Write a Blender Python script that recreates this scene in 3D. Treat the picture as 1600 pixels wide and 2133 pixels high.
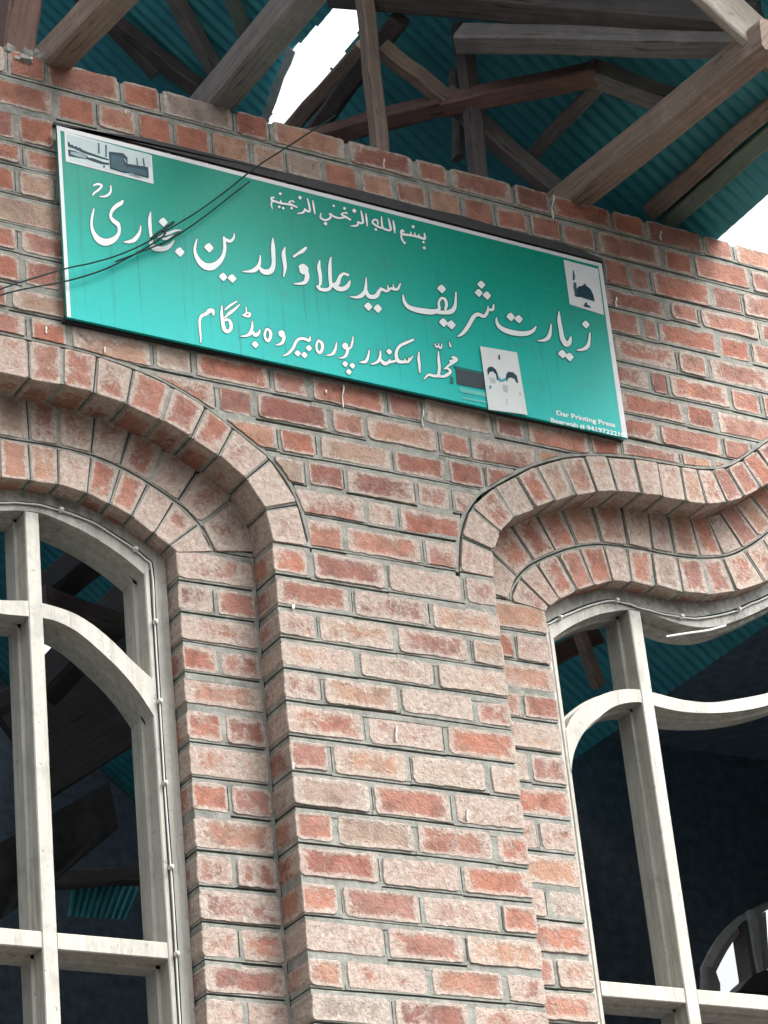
import bpy, math, random
from mathutils import Vector
import mathutils.noise as mnoise
random.seed(7)
rnd = random.random
def jit(a): return (rnd() * 2 - 1) * a

# ------------------------------------------------------------------ scene, camera, light
for o in list(bpy.data.objects): bpy.data.objects.remove(o)
scene = bpy.context.scene
COL = scene.collection
RW = [[0.8678820639816267, -0.4878330172257549, -0.09380655799787174],
      [0.1511604760958713, 0.43921219950359314, -0.885575041582409],
      [0.4732137291810765, 0.7543948509312827, 0.45492546137021894]]     # rows: camera right, down, forward
FPX = 5975.34
CAM = (0.0, -6.05, 1.6)
cd = bpy.data.cameras.new('camera'); cam = bpy.data.objects.new('camera', cd); COL.objects.link(cam)
from mathutils import Matrix
m = Matrix(((RW[0][0], -RW[1][0], -RW[2][0], CAM[0]),
            (RW[0][1], -RW[1][1], -RW[2][1], CAM[1]),
            (RW[0][2], -RW[1][2], -RW[2][2], CAM[2]), (0, 0, 0, 1)))
cam.matrix_world = m
cd.sensor_fit = 'HORIZONTAL'; cd.sensor_width = 36.0; cd.lens = FPX / 1600 * 36
cd.clip_start = 0.1; cd.clip_end = 2000
scene.camera = cam

SUN_EL, SUN_AZ = math.radians(50), math.radians(142)     # sun in front of the wall, veiled by cloud
w = bpy.data.worlds.new("World"); scene.world = w; w.use_nodes = True
nt = w.node_tree; nt.nodes.clear()
sky = nt.nodes.new('ShaderNodeTexSky'); sky.sky_type = 'NISHITA'; sky.sun_disc = False
sky.sun_elevation = SUN_EL; sky.sun_rotation = SUN_AZ; sky.air_density = 1.4; sky.dust_density = 6.0
hs = nt.nodes.new('ShaderNodeHueSaturation'); hs.inputs['Saturation'].default_value = 0.12
bg = nt.nodes.new('ShaderNodeBackground'); bg.inputs['Strength'].default_value = 0.15
out = nt.nodes.new('ShaderNodeOutputWorld')
# overcast: the veil of cloud is brightest overhead
tc = nt.nodes.new('ShaderNodeTexCoord'); sx = nt.nodes.new('ShaderNodeSeparateXYZ'); nt.links.new(tc.outputs['Generated'], sx.inputs[0])
ma = nt.nodes.new('ShaderNodeMath'); ma.operation = 'MULTIPLY_ADD'; ma.inputs[1].default_value = 2.1; ma.inputs[2].default_value = .42; nt.links.new(sx.outputs[2], ma.inputs[0])
vm = nt.nodes.new('ShaderNodeVectorMath'); vm.operation = 'SCALE'; nt.links.new(hs.outputs[0], vm.inputs[0]); nt.links.new(ma.outputs[0], vm.inputs['Scale'])
nt.links.new(sky.outputs[0], hs.inputs['Color']); nt.links.new(vm.outputs[0], bg.inputs[0]); nt.links.new(bg.outputs[0], out.inputs[0])
sl = bpy.data.lights.new('sun', 'SUN'); sl.energy = 1.4; sl.angle = math.radians(30); sl.color = (1.0, 0.97, 0.92)
so = bpy.data.objects.new('sun', sl); COL.objects.link(so)
dv = Vector((math.sin(SUN_AZ) * math.cos(SUN_EL), math.cos(SUN_AZ) * math.cos(SUN_EL), math.sin(SUN_EL)))
so.rotation_euler = (-dv).to_track_quat('-Z', 'Y').to_euler(); so.location = (0, -8, 12)
scene.view_settings.view_transform = 'Standard'; scene.view_settings.look = 'None'
scene.view_settings.exposure = 0.98; scene.view_settings.gamma = 1.0
scene.view_settings.use_curve_mapping = False
try:
    scene.cycles.max_bounces = 8; scene.cycles.diffuse_bounces = 5
except Exception: pass

# ------------------------------------------------------------------ helpers
def at(x, y, Y=0.0):
    """photo pixel -> point of the place lying on the vertical plane at depth Y"""
    a, b = (x - 800) / FPX, (y - 1066.5) / FPX
    d = [RW[0][i] * a + RW[1][i] * b + RW[2][i] for i in range(3)]
    t = (Y - CAM[1]) / d[1]
    return Vector((CAM[0] + d[0] * t, Y, CAM[2] + d[2] * t))
def tag(o, label=None, cat=None, group=None, kind=None):
    if label: o['label'] = label
    if cat: o['category'] = cat
    if group: o['group'] = group
    if kind: o['kind'] = kind
    return o
def empty(name, loc=(0, 0, 0)):
    o = bpy.data.objects.new(name, None); o.empty_display_size = .1; COL.objects.link(o); o.location = loc; return o

class MB:
    def __init__(s): s.v = []; s.f = []; s.uv = []; s.r = []; s.smooth = False
    def add(s, vs, fs, uvs=None, r=None):
        b = len(s.v); s.v += [tuple(v) for v in vs]; s.f += [tuple(b + i for i in f) for f in fs]
        s.uv += list(uvs) if uvs else [(0, 0)] * len(vs)
        rr = rnd() if r is None else r
        s.r += [rr] * len(vs)
    def build(s, name, mat, parent=None, smooth=False):
        me = bpy.data.meshes.new(name); me.from_pydata(s.v, [], s.f); me.update()
        uvl = me.uv_layers.new(name='UVMap')
        flat = []
        for l in me.loops: flat += s.uv[l.vertex_index]
        uvl.data.foreach_set('uv', flat)
        at_ = me.attributes.new('rnd', 'FLOAT', 'POINT'); at_.data.foreach_set('value', s.r)
        if smooth:
            for p in me.polygons: p.use_smooth = True
        me.materials.append(mat)
        o = bpy.data.objects.new(name, me); COL.objects.link(o)
        if parent: o.parent = parent; o.matrix_parent_inverse = parent.matrix_basis.inverted()
        return o
    def box(s, x0, x1, y0, y1, z0, z1):
        s.add([(x0, y0, z0), (x1, y0, z0), (x1, y1, z0), (x0, y1, z0), (x0, y0, z1), (x1, y0, z1), (x1, y1, z1), (x0, y1, z1)],
              [(0, 3, 2, 1), (4, 5, 6, 7), (0, 1, 5, 4), (1, 2, 6, 5), (2, 3, 7, 6), (3, 0, 4, 7)])
    def prism(s, poly, y0, y1, back=False):
        """poly: (x,z) points, extruded from y0 (front) to y1"""
        n = len(poly)
        vs = [(p[0], y0, p[1]) for p in poly] + [(p[0], y1, p[1]) for p in poly]
        fs = [tuple(range(n))] + [(i, i + n, (i + 1) % n + n, (i + 1) % n) for i in range(n)]
        if back: fs.append(tuple(range(2 * n - 1, n - 1, -1)))
        s.add(vs, fs)
    def tube(s, pts, r, n=6):
        rings = []
        for i, p in enumerate(pts):
            p = Vector(p); a = Vector(pts[max(i - 1, 0)]); b = Vector(pts[min(i + 1, len(pts) - 1)])
            d = (b - a).normalized(); u = d.cross(Vector((0, 1, 0.13))).normalized(); v = d.cross(u)
            rings.append([p + (u * math.cos(2 * math.pi * k / n) + v * math.sin(2 * math.pi * k / n)) * r for k in range(n)])
        vs = [q for rg in rings for q in rg]; fs = []
        for i in range(len(rings) - 1):
            for k in range(n):
                fs.append((i * n + k, i * n + (k + 1) % n, (i + 1) * n + (k + 1) % n, (i + 1) * n + k))
        fs.append(tuple(range(n))); fs.append(tuple((len(rings) - 1) * n + k for k in range(n - 1, -1, -1)))
        s.add(vs, fs)
    def beam(s, A, B, w, h, up=(0, 0, 1), rough=.004, nseg=6):
        """rough sawn timber from A to B, w across, h in the up direction; slightly crooked"""
        A = Vector(A); B = Vector(B); d = (B - A).normalized()
        side = d.cross(Vector(up)).normalized(); upv = side.cross(d).normalized()
        L = (B - A).length; rings = []; ox = rnd() * 50
        for i in range(nseg + 1):
            t = i / nseg; c = A.lerp(B, t) + side * mnoise.noise((ox + t * 2, 0, 0)) * rough * 2 + upv * mnoise.noise((ox, t * 2, 5)) * rough * 2
            c4 = .12 * min(w, h)
            sec = [(-w / 2 + c4, -h / 2), (w / 2 - c4, -h / 2), (w / 2, -h / 2 + c4), (w / 2, h / 2 - c4), (w / 2 - c4, h / 2), (-w / 2 + c4, h / 2), (-w / 2, h / 2 - c4), (-w / 2, -h / 2 + c4)]
            rings.append([(c + side * (a + jit(rough * .5)) + upv * (b + jit(rough * .5)), (t * L, (a + b))) for a, b in sec])
        n = 8; vs = [q[0] for rg in rings for q in rg]; uvs = [q[1] for rg in rings for q in rg]; fs = []
        for i in range(nseg):
            for k in range(n): fs.append((i * n + k, i * n + (k + 1) % n, (i + 1) * n + (k + 1) % n, (i + 1) * n + k))
        fs.append(tuple(range(n - 1, -1, -1))); fs.append(tuple(nseg * n + k for k in range(n)))
        s.add(vs, fs, uvs)

def crom(P, per=6):
    P = [tuple(p) for p in P]
    Q = [P[0]] + P + [P[-1]]; out = []
    for i in range(1, len(Q) - 2):
        for k in range(per):
            t = k / per
            out.append(tuple(.5 * ((2 * b) + (-a + c) * t + (2 * a - 5 * b + 4 * c - d) * t * t + (-a + 3 * b - 3 * c + d) * t ** 3)
                             for a, b, c, d in zip(Q[i - 1], Q[i], Q[i + 1], Q[i + 2])))
    out.append(P[-1]); return out
def resample(P, n):
    L = [0]
    for a, b in zip(P, P[1:]): L.append(L[-1] + math.dist(a, b))
    out = []; j = 0
    for i in range(n):
        t = L[-1] * i / (n - 1)
        while j < len(P) - 2 and L[j + 1] < t: j += 1
        k = 0 if L[j + 1] == L[j] else (t - L[j]) / (L[j + 1] - L[j])
        k = min(max(k, 0), 1)
        out.append(tuple(a + (b - a) * k for a, b in zip(P[j], P[j + 1])))
    return out

# ------------------------------------------------------------------ materials
def mat(name, rough=.85):
    m = bpy.data.materials.new(name); m.use_nodes = True; nt = m.node_tree; nt.nodes.clear()
    o = nt.nodes.new('ShaderNodeOutputMaterial'); p = nt.nodes.new('ShaderNodeBsdfPrincipled')
    p.inputs['Roughness'].default_value = rough
    nt.links.new(p.outputs[0], o.inputs[0]); return m, nt, p
def N(nt, t, **kw):
    n = nt.nodes.new(t)
    for k, v in kw.items():
        if k.startswith('i_'): n.inputs[k[2:].replace('_', ' ')].default_value = v
        else: setattr(n, k, v)
    return n
def noise(nt, vec, scale, detail=6, rough=.6, dist=0):
    n = N(nt, 'ShaderNodeTexNoise'); n.inputs['Scale'].default_value = scale; n.inputs['Detail'].default_value = detail
    n.inputs['Roughness'].default_value = rough; n.inputs['Distortion'].default_value = dist
    nt.links.new(vec, n.inputs['Vector']); return n.outputs['Fac']
def ramp(nt, fac, stops, interp='LINEAR'):
    r = N(nt, 'ShaderNodeValToRGB'); cr = r.color_ramp; cr.interpolation = interp
    while len(cr.elements) < len(stops): cr.elements.new(.5)
    for e, (p, c) in zip(cr.elements, stops):
        e.position = p; e.color = (c[0], c[1], c[2], 1) if isinstance(c, (tuple, list)) else (c, c, c, 1)
    nt.links.new(fac, r.inputs[0]); return r.outputs[0]
def mix(nt, fac, a, b, mode='MIX'):
    x = N(nt, 'ShaderNodeMix', data_type='RGBA', blend_type=mode)
    for sock, v in ((x.inputs[0], fac), (x.inputs[6], a), (x.inputs[7], b)):
        if hasattr(v, 'is_linked'): nt.links.new(v, sock)
        elif isinstance(v, (int, float)): sock.default_value = v
        else: sock.default_value = (*v, 1)
    return x.outputs[2]
def math_(nt, op, a, b=0.0, c=None, clamp=False):
    x = N(nt, 'ShaderNodeMath', operation=op, use_clamp=clamp)
    for i, v in enumerate((a, b, c)):
        if v is None: continue
        if hasattr(v, 'is_linked'): nt.links.new(v, x.inputs[i])
        else: x.inputs[i].default_value = v
    return x.outputs[0]
def bump(nt, p, h, strength, dist):
    b = N(nt, 'ShaderNodeBump'); b.inputs['Strength'].default_value = strength; b.inputs['Distance'].default_value = dist
    nt.links.new(h, b.inputs['Height']); nt.links.new(b.outputs[0], p.inputs['Normal'])
def pos(nt): return N(nt, 'ShaderNodeNewGeometry').outputs['Position']
def scaled(nt, vec, s):
    mp = N(nt, 'ShaderNodeMapping'); mp.inputs['Scale'].default_value = s; nt.links.new(vec, mp.inputs[0]); return mp.outputs[0]

ALB = .78
def setcol(nt, p, c): nt.links.new(mix(nt, 1.0, c, (ALB, ALB, ALB), 'MULTIPLY'), p.inputs['Base Color'])
def make_brick(name, whiten=0.0):
    m, nt, p = mat(name, .9)
    P = pos(nt); at_ = N(nt, 'ShaderNodeAttribute', attribute_name='rnd')
    r = at_.outputs['Fac']
    # shift the pattern from brick to brick
    off = N(nt, 'ShaderNodeVectorMath', operation='ADD'); nt.links.new(P, off.inputs[0])
    comb = N(nt, 'ShaderNodeCombineXYZ')
    for i in range(3): nt.links.new(math_(nt, 'MULTIPLY', r, 17.0 + 9 * i), comb.inputs[i])
    nt.links.new(comb.outputs[0], off.inputs[1]); V = off.outputs[0]
    base = ramp(nt, r, [(0, (.19, .065, .050)), (.16, (.29, .090, .056)), (.32, (.36, .125, .074)), (.46, (.24, .095, .072)), (.6, (.37, .145, .092)), (.74, (.29, .125, .095)), (.86, (.40, .20, .125)), (.95, (.34, .235, .175)), (1, (.27, .215, .185))])
    n1 = noise(nt, V, 16, 5, .65, .6)
    var = ramp(nt, n1, [(.28, (.50, .46, .48)), (.5, (1, 1, 1)), (.72, (1.3, 1.35, 1.4))])
    c = mix(nt, 1.0, base, var, 'MULTIPLY')
    # cement smeared over the arrises and in patches
    uv = N(nt, 'ShaderNodeUVMap', uv_map='UVMap'); sp = N(nt, 'ShaderNodeSeparateXYZ'); nt.links.new(uv.outputs[0], sp.inputs[0])
    au = math_(nt, 'ABSOLUTE', sp.outputs[0]); av = math_(nt, 'ABSOLUTE', sp.outputs[1])
    e = math_(nt, 'MAXIMUM', math_(nt, 'POWER', au, 7.0), math_(nt, 'POWER', av, 4.0))
    n2 = noise(nt, V, 34, 7, .72, 1.4); n3 = noise(nt, V, 11, 5, .65, 1.2); n5 = noise(nt, P, 1.7, 3, .5)
    s = math_(nt, 'ADD', math_(nt, 'MULTIPLY', e, .74), math_(nt, 'MULTIPLY', n2, .75))
    s = math_(nt, 'ADD', s, math_(nt, 'MULTIPLY', n3, .75))
    # pale cover is stronger low on the wall, weaker towards the top
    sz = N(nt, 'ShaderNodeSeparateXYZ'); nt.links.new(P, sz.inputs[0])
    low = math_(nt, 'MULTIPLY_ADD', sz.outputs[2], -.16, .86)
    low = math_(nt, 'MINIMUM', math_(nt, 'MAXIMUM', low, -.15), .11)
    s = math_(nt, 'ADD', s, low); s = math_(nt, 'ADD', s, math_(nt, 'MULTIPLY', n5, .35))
    mod = math_(nt, 'MULTIPLY', math_(nt, 'SINE', math_(nt, 'MULTIPLY', r, 91.0)), .13)
    s = math_(nt, 'ADD', s, mod)
    mask = ramp(nt, math_(nt, 'SUBTRACT', s, .22 - whiten), [(.62, 0.06), (.80, .20), (.87, .60), (1.0, .84)])
    pale = ramp(nt, noise(nt, V, 80, 6, .7), [(.25, (.25, .21, .18)), (.5, (.46, .395, .34)), (.75, (.67, .60, .53))])
    c = mix(nt, mask, c, pale)
    grey = ramp(nt, noise(nt, V, 22, 5, .7), [(.60, 0.0), (.70, .45)])
    c = mix(nt, grey, c, (.30, .29, .26))
    # small pits
    n4 = noise(nt, V, 120, 3, .6); pit = ramp(nt, n4, [(.30, 1.0), (.38, 0.0)])
    c = mix(nt, math_(nt, 'MULTIPLY', pit, .6), c, (.10, .05, .04))
    setcol(nt, p, c)
    h = math_(nt, 'ADD', math_(nt, 'MULTIPLY', noise(nt, V, 45, 7, .7, .5), 1.0), math_(nt, 'MULTIPLY', n4, .35))
    h = math_(nt, 'ADD', h, math_(nt, 'MULTIPLY', mask, .25))
    bump(nt, p, h, .9, .0065)
    return m
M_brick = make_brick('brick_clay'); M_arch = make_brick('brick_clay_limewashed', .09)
def make_mortar():
    m, nt, p = mat('cement_mortar', .95); P = pos(nt)
    c = ramp(nt, noise(nt, P, 25, 6, .7), [(.3, (.17, .175, .155)), (.55, (.30, .305, .275)), (.75, (.45, .45, .41))])
    setcol(nt, p, c)
    bump(nt, p, noise(nt, P, 90, 6, .75), .9, .005); return m
M_mortar = make_mortar()
def make_core():
    m, nt, p = mat('raked_joint', 1.0); P = pos(nt)
    c = ramp(nt, noise(nt, P, 25, 6, .7), [(.3, (.02, .02, .016)), (.7, (.04, .04, .034))])
    setcol(nt, p, c); return m
M_core = make_core()
def make_paint():
    m, nt, p = mat('weathered_white_paint', .55); P = pos(nt)
    st = noise(nt, scaled(nt, P, (60, 60, 4)), 1.0, 6, .7)
    c = ramp(nt, st, [(.25, (.22, .21, .175)), (.42, (.42, .405, .355)), (.7, (.56, .545, .49))])
    n = noise(nt, P, 14, 6, .7, .4)
    g = ramp(nt, n, [(.50, 0.0), (.68, .55)])
    c = mix(nt, g, c, (.27, .265, .23))
    bl = ramp(nt, noise(nt, P, 55, 3, .5), [(.68, 0.0), (.73, .8)])
    c = mix(nt, bl, c, (.20, .19, .16))
    # black mildew on the head, under the brick arch
    sz = N(nt, 'ShaderNodeSeparateXYZ'); nt.links.new(P, sz.inputs[0])
    mz = math_(nt, 'MULTIPLY_ADD', sz.outputs[2], 9.0, -45.7, clamp=True)
    mm = math_(nt, 'MULTIPLY', mz, ramp(nt, noise(nt, P, 26, 6, .7), [(.40, 0.0), (.65, .85)]))
    c = mix(nt, mm, c, (.11, .115, .11))
    setcol(nt, p, c); bump(nt, p, st, .35, .002); return m
M_paint = make_paint()
def make_wood(name, dark, light, rough=.8, vec=(1, 1, 1)):
    m, nt, p = mat(name, rough)
    uv = N(nt, 'ShaderNodeUVMap', uv_map='UVMap'); P = pos(nt)
    g = noise(nt, scaled(nt, uv.outputs[0], (3, 70, 1)), 1.0, 6, .7, .3)
    c = ramp(nt, g, [(.3, dark), (.7, light)])
    c = mix(nt, ramp(nt, noise(nt, P, 5, 5, .7), [(.45, 0.0), (.75, .5)]), c, tuple(x * .55 for x in dark))
    ck = ramp(nt, noise(nt, scaled(nt, uv.outputs[0], (1.6, 34, 1)), 1.0, 3, .5, .8), [(.33, .85), (.37, 0.0)])
    c = mix(nt, ck, c, tuple(x * .25 for x in dark))
    kn = ramp(nt, noise(nt, scaled(nt, uv.outputs[0], (9, 22, 1)), 1.0, 2, .4), [(.72, 0.0), (.77, .8)])
    c = mix(nt, kn, c, tuple(x * .4 for x in dark))
    st = ramp(nt, noise(nt, P, 14, 5, .7, .5), [(.52, 0.0), (.72, .35)])
    c = mix(nt, st, c, tuple(min(1, x * 1.5) for x in light))
    setcol(nt, p, c); bump(nt, p, math_(nt, 'SUBTRACT', g, ck), .8, .004); return m
M_wood = make_wood('rough_sawn_timber', (.19, .135, .108), (.38, .285, .23))
M_wood_grey = make_wood('grey_weathered_timber', (.14, .13, .132), (.29, .265, .255))
M_wood_red = make_wood('red_brown_timber', (.13, .07, .058), (.24, .14, .115))
M_wood_dark = make_wood('dark_old_timber', (.07, .06, .06), (.14, .12, .115))
M_wood_black = make_wood('black_timber', (.022, .02, .022), (.05, .045, .046))  # near-black tone keeps timbers inside the room dark
M_wood_fresh = make_wood('pale_fascia_timber', (.36, .31, .26), (.55, .50, .44))
M_wood_green = make_wood('green_stained_timber', (.12, .16, .13), (.22, .28, .22))
def make_sheet():
    m, nt, p = mat('teal_sheet_metal', .45); P = pos(nt)
    n = noise(nt, P, 6, 5, .65)
    c = ramp(nt, n, [(.3, (.04, .29, .36)), (.6, (.065, .40, .46)), (.8, (.11, .46, .46))])
    c = mix(nt, ramp(nt, noise(nt, P, 30, 5, .7), [(.6, 0.0), (.8, .4)]), c, (.12, .15, .14))
    setcol(nt, p, c); p.inputs['Metallic'].default_value = .0; return m
M_sheet = make_sheet()
def make_flat(name, col, rough=.7, var=.12):
    m, nt, p = mat(name, rough); p.inputs['Specular IOR Level'].default_value = .12; P = pos(nt)
    c = ramp(nt, noise(nt, P, 20, 5), [(.3, tuple(x * (1 - var) for x in col)), (.7, tuple(min(1, x * (1 + var)) for x in col))])
    setcol(nt, p, c); return m
M_letter = make_flat('sign_white_print', (.76, .82, .82), .4, .04)
M_halo = make_flat('sign_dark_outline', (.0, .14, .12), .4, .1)
M_border = make_flat('sign_white_border', (.66, .68, .70), .4, .06)
M_navy = make_flat('print_dark_blue', (.012, .045, .07), .5, .2)
M_navy2 = make_flat('print_slate', (.04, .10, .13), .5, .2)
M_grey2 = make_flat('print_grey', (.25, .36, .37), .5, .1)
M_paper = make_flat('white_paper', (.66, .70, .69), .7, .04)
M_slate = make_flat('dark_slate_patch', (.055, .075, .085), .7, .15)
M_strip = make_wood('dark_sign_strip', (.022, .022, .026), (.06, .06, .068))
M_wire = make_flat('dark_cable', (.012, .045, .04), .6, .2)
M_white = make_flat('white_plastic', (.78, .78, .75), .45, .05)
M_drop = make_flat('white_paint_splash', (.75, .72, .68), .8, .05)
M_tarp = make_flat('grey_tarpaulin', (.055, .057, .06), .8, .3)
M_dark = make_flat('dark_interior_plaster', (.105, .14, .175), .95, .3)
M_ground = make_flat('concrete_yard', (.08, .077, .07), .95, .15)
M_inbrick = make_flat('shaded_brick_inside', (.11, .055, .045), .95, .3)
def make_sign():
    m, nt, p = mat('green_printed_board', .45); p.inputs['Specular IOR Level'].default_value = .12
    uv = N(nt, 'ShaderNodeUVMap', uv_map='UVMap'); sp = N(nt, 'ShaderNodeSeparateXYZ'); nt.links.new(uv.outputs[0], sp.inputs[0])
    P = pos(nt)
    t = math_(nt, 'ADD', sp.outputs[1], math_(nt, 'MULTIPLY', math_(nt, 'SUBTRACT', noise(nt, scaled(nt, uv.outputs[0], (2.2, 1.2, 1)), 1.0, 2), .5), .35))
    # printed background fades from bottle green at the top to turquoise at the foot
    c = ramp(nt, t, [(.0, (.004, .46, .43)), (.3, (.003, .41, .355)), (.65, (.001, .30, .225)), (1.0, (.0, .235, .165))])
    st = noise(nt, scaled(nt, P, (70, 1, 1.6)), 1.0, 3, .6)
    sm = ramp(nt, st, [(.60, 0.0), (.68, .45)])
    c = mix(nt, sm, c, (.01, .17, .17))
    c = mix(nt, ramp(nt, noise(nt, P, 60, 4, .7), [(.5, 0.0), (.8, .2)]), c, (.10, .42, .38))
    dn = noise(nt, P, 9, 6, .75, .6); c = mix(nt, ramp(nt, dn, [(.55, 0.0), (.72, .4)]), c, (.05, .22, .19))
    setcol(nt, p, c); bump(nt, p, noise(nt, P, 8, 3), .15, .01); return m
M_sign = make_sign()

# ------------------------------------------------------------------ profile of the window arches (u from pier arris, z)
A_OUT = [(-.110, 5.097), (-.106, 5.14), (-.09, 5.218), (-.06, 5.29), (-.01, 5.355), (.045, 5.395), (.12, 5.445), (.2, 5.492), (.317, 5.54), (.433, 5.566), (.548, 5.580), (.663, 5.584), (.78, 5.587), (.86, 5.599), (.928, 5.624), (.993, 5.667), (1.086, 5.736), (1.18, 5.81), (1.283, 5.90)]
A_IN = [(0, 5.097), (.006, 5.17), (.035, 5.24), (.09, 5.30), (.165, 5.345), (.23, 5.378), (.29, 5.405), (.38, 5.435), (.475, 5.455), (.57, 5.466), (.67, 5.468), (.77, 5.469), (.84, 5.478), (.91, 5.50), (.99, 5.545), (1.055, 5.585), (1.15, 5.655), (1.283, 5.77)]
A_MID = [(.120, 5.097), (.127, 5.13), (.15, 5.165), (.19, 5.208), (.225, 5.233), (.287, 5.268), (.36, 5.302), (.445, 5.328), (.52, 5.338), (.6, 5.341), (.7, 5.339), (.8, 5.342), (.886, 5.355), (.961, 5.378), (1.033, 5.419), (1.088, 5.457), (1.18, 5.53), (1.283, 5.63)]
A_LOW = [(.238, 5.085), (.262, 5.10), (.30, 5.127), (.361, 5.164), (.424, 5.191), (.51, 5.218), (.594, 5.226), (.67, 5.222), (.745, 5.217), (.823, 5.220), (.896, 5.236), (.954, 5.252), (1.014, 5.275), (1.093, 5.313), (1.18, 5.37), (1.283, 5.46)]
A_HEAD = [(.303, 5.030), (.345, 5.062), (.40, 5.096), (.47, 5.130), (.53, 5.150), (.6, 5.167), (.66, 5.164), (.72, 5.153), (.78, 5.144), (.85, 5.145), (.92, 5.160), (.985, 5.186), (1.05, 5.217), (1.118, 5.253), (1.2, 5.30), (1.283, 5.36)]
PL, PR = 3.428, 4.137                      # pier arrises
CU = 1.283                                 # half width of a window from arris to apex
CL, CR = PL - CU, PR + CU
def side_curve(prof, side, mirror=True):
    """profile -> dense (X,Z) polyline from the pier springing over the apex to the far springing"""
    p = crom(prof, 8)
    a = [(PL - u, z) if side < 0 else (PR + u, z) for u, z in p]
    if mirror:
        c = CL if side < 0 else CR
        a += [(2 * c - x, z) for x, z in reversed(a[:-1])]
    return a
XMIN, XMAX = 0.45, 7.2
def make_top(curve):
    """z of a curve as a function of x (upper envelope)"""
    segs = list(zip(curve, curve[1:]))
    lo = min(p[0] for p in curve); hi = max(p[0] for p in curve)
    def f(x):
        if x < lo or x > hi: return None
        best = None
        for (x0, z0), (x1, z1) in segs:
            if min(x0, x1) <= x <= max(x0, x1):
                z = max(z0, z1) if abs(x1 - x0) < 1e-6 else z0 + (z1 - z0) * (x - x0) / (x1 - x0)
                best = z if best is None else max(best, z)
        return best
    return f
def grow(curve, d):
    out = []
    for i, p in enumerate(curve):
        a = curve[max(i - 1, 0)]; b = curve[min(i + 1, len(curve) - 1)]
        tx, tz = b[0] - a[0], b[1] - a[1]; L = math.hypot(tx, tz) or 1
        nx, nz = -tz / L, tx / L
        if nz < 0 or (abs(nz) < 1e-6): nx, nz = -nx, -nz
        out.append((p[0] + nx * d, p[1] + nz * d))
    return out
outL, outR = side_curve(A_OUT, -1), side_curve(A_OUT, 1)
def grow_out(curve, side, d):
    """offset away from the opening; near-vertical parts go towards the pier"""
    out = []
    for i, p in enumerate(curve):
        a = curve[max(i - 1, 0)]; b = curve[min(i + 1, len(curve) - 1)]
        tx, tz = b[0] - a[0], b[1] - a[1]; L = math.hypot(tx, tz) or 1
        nx, nz = (tz / L, -tx / L) if side < 0 else (-tz / L, tx / L)
        out.append((p[0] + nx * d, p[1] + nz * d))
    return out
topL = make_top(grow_out(outL, -1, .013)); topR = make_top(grow_out(outR, 1, .013))
_cache = {}
def outer_low(x):
    k = round(x, 3)
    if k not in _cache:
        z = topL(k); z = topR(k) if z is None else z
        _cache[k] = -9 if z is None else z
    return _cache[k]
def clip_rect(x0, x1, z0, z1, low=outer_low, step=.008):
    """rect minus the arch below curve low(x): list of (x,z) polygons"""
    n = max(1, int(math.ceil((x1 - x0) / step)))
    xs = [x0 + (x1 - x0) * i / n for i in range(n + 1)]
    lows = [max(low(x), z0(x)) for x in xs]
    if all(low(x) <= z0(x) for x in xs): return [[(x0, z0(x0)), (x1, z0(x1)), (x1, z1(x1)), (x0, z1(x0))]]
    polys = []; cur = []
    for x, l in zip(xs, lows):
        if l < z1(x) - .004: cur.append((x, l))
        else:
            if len(cur) > 2: polys.append(cur)
            cur = []
    if len(cur) > 2: polys.append(cur)
    return [c + [(c[-1][0], z1(c[-1][0])), (c[0][0], z1(c[0][0]))] for c in polys]

J = [(6.535,6.478),(6.442,6.397),(6.335,6.300),(6.222,6.196),(6.143,6.112),(6.046,6.017),(5.947,5.920),(5.856,5.825),(5.755,5.733),(5.668,5.646),(5.575,5.555),(5.475,5.463),(5.382,5.375),(5.287,5.283),(5.197,5.193),(5.097,5.097),(4.997,4.997),(4.903,4.903),(4.812,4.812),(4.722,4.722),(4.627,4.627),(4.526,4.526),(4.424,4.424),(4.325,4.325),(4.225,4.225),(4.127,4.127),(4.028,4.028),(3.930,3.930),(3.837,3.837),(3.745,3.745),(3.65,3.65),(3.555,3.555),(3.46,3.46)]
J += [(3.65 - .094 * i,) * 2 for i in range(3, 6)]
def zj(k, x): x_ = x; x = min(max(x, 2.2), 5.6); a, b = J[k]; return a + (b - a) * (x - 2.84) / 2.16 + .0032 * mnoise.noise((x_ * 2.6, k * 7.3, 1.5))
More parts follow.
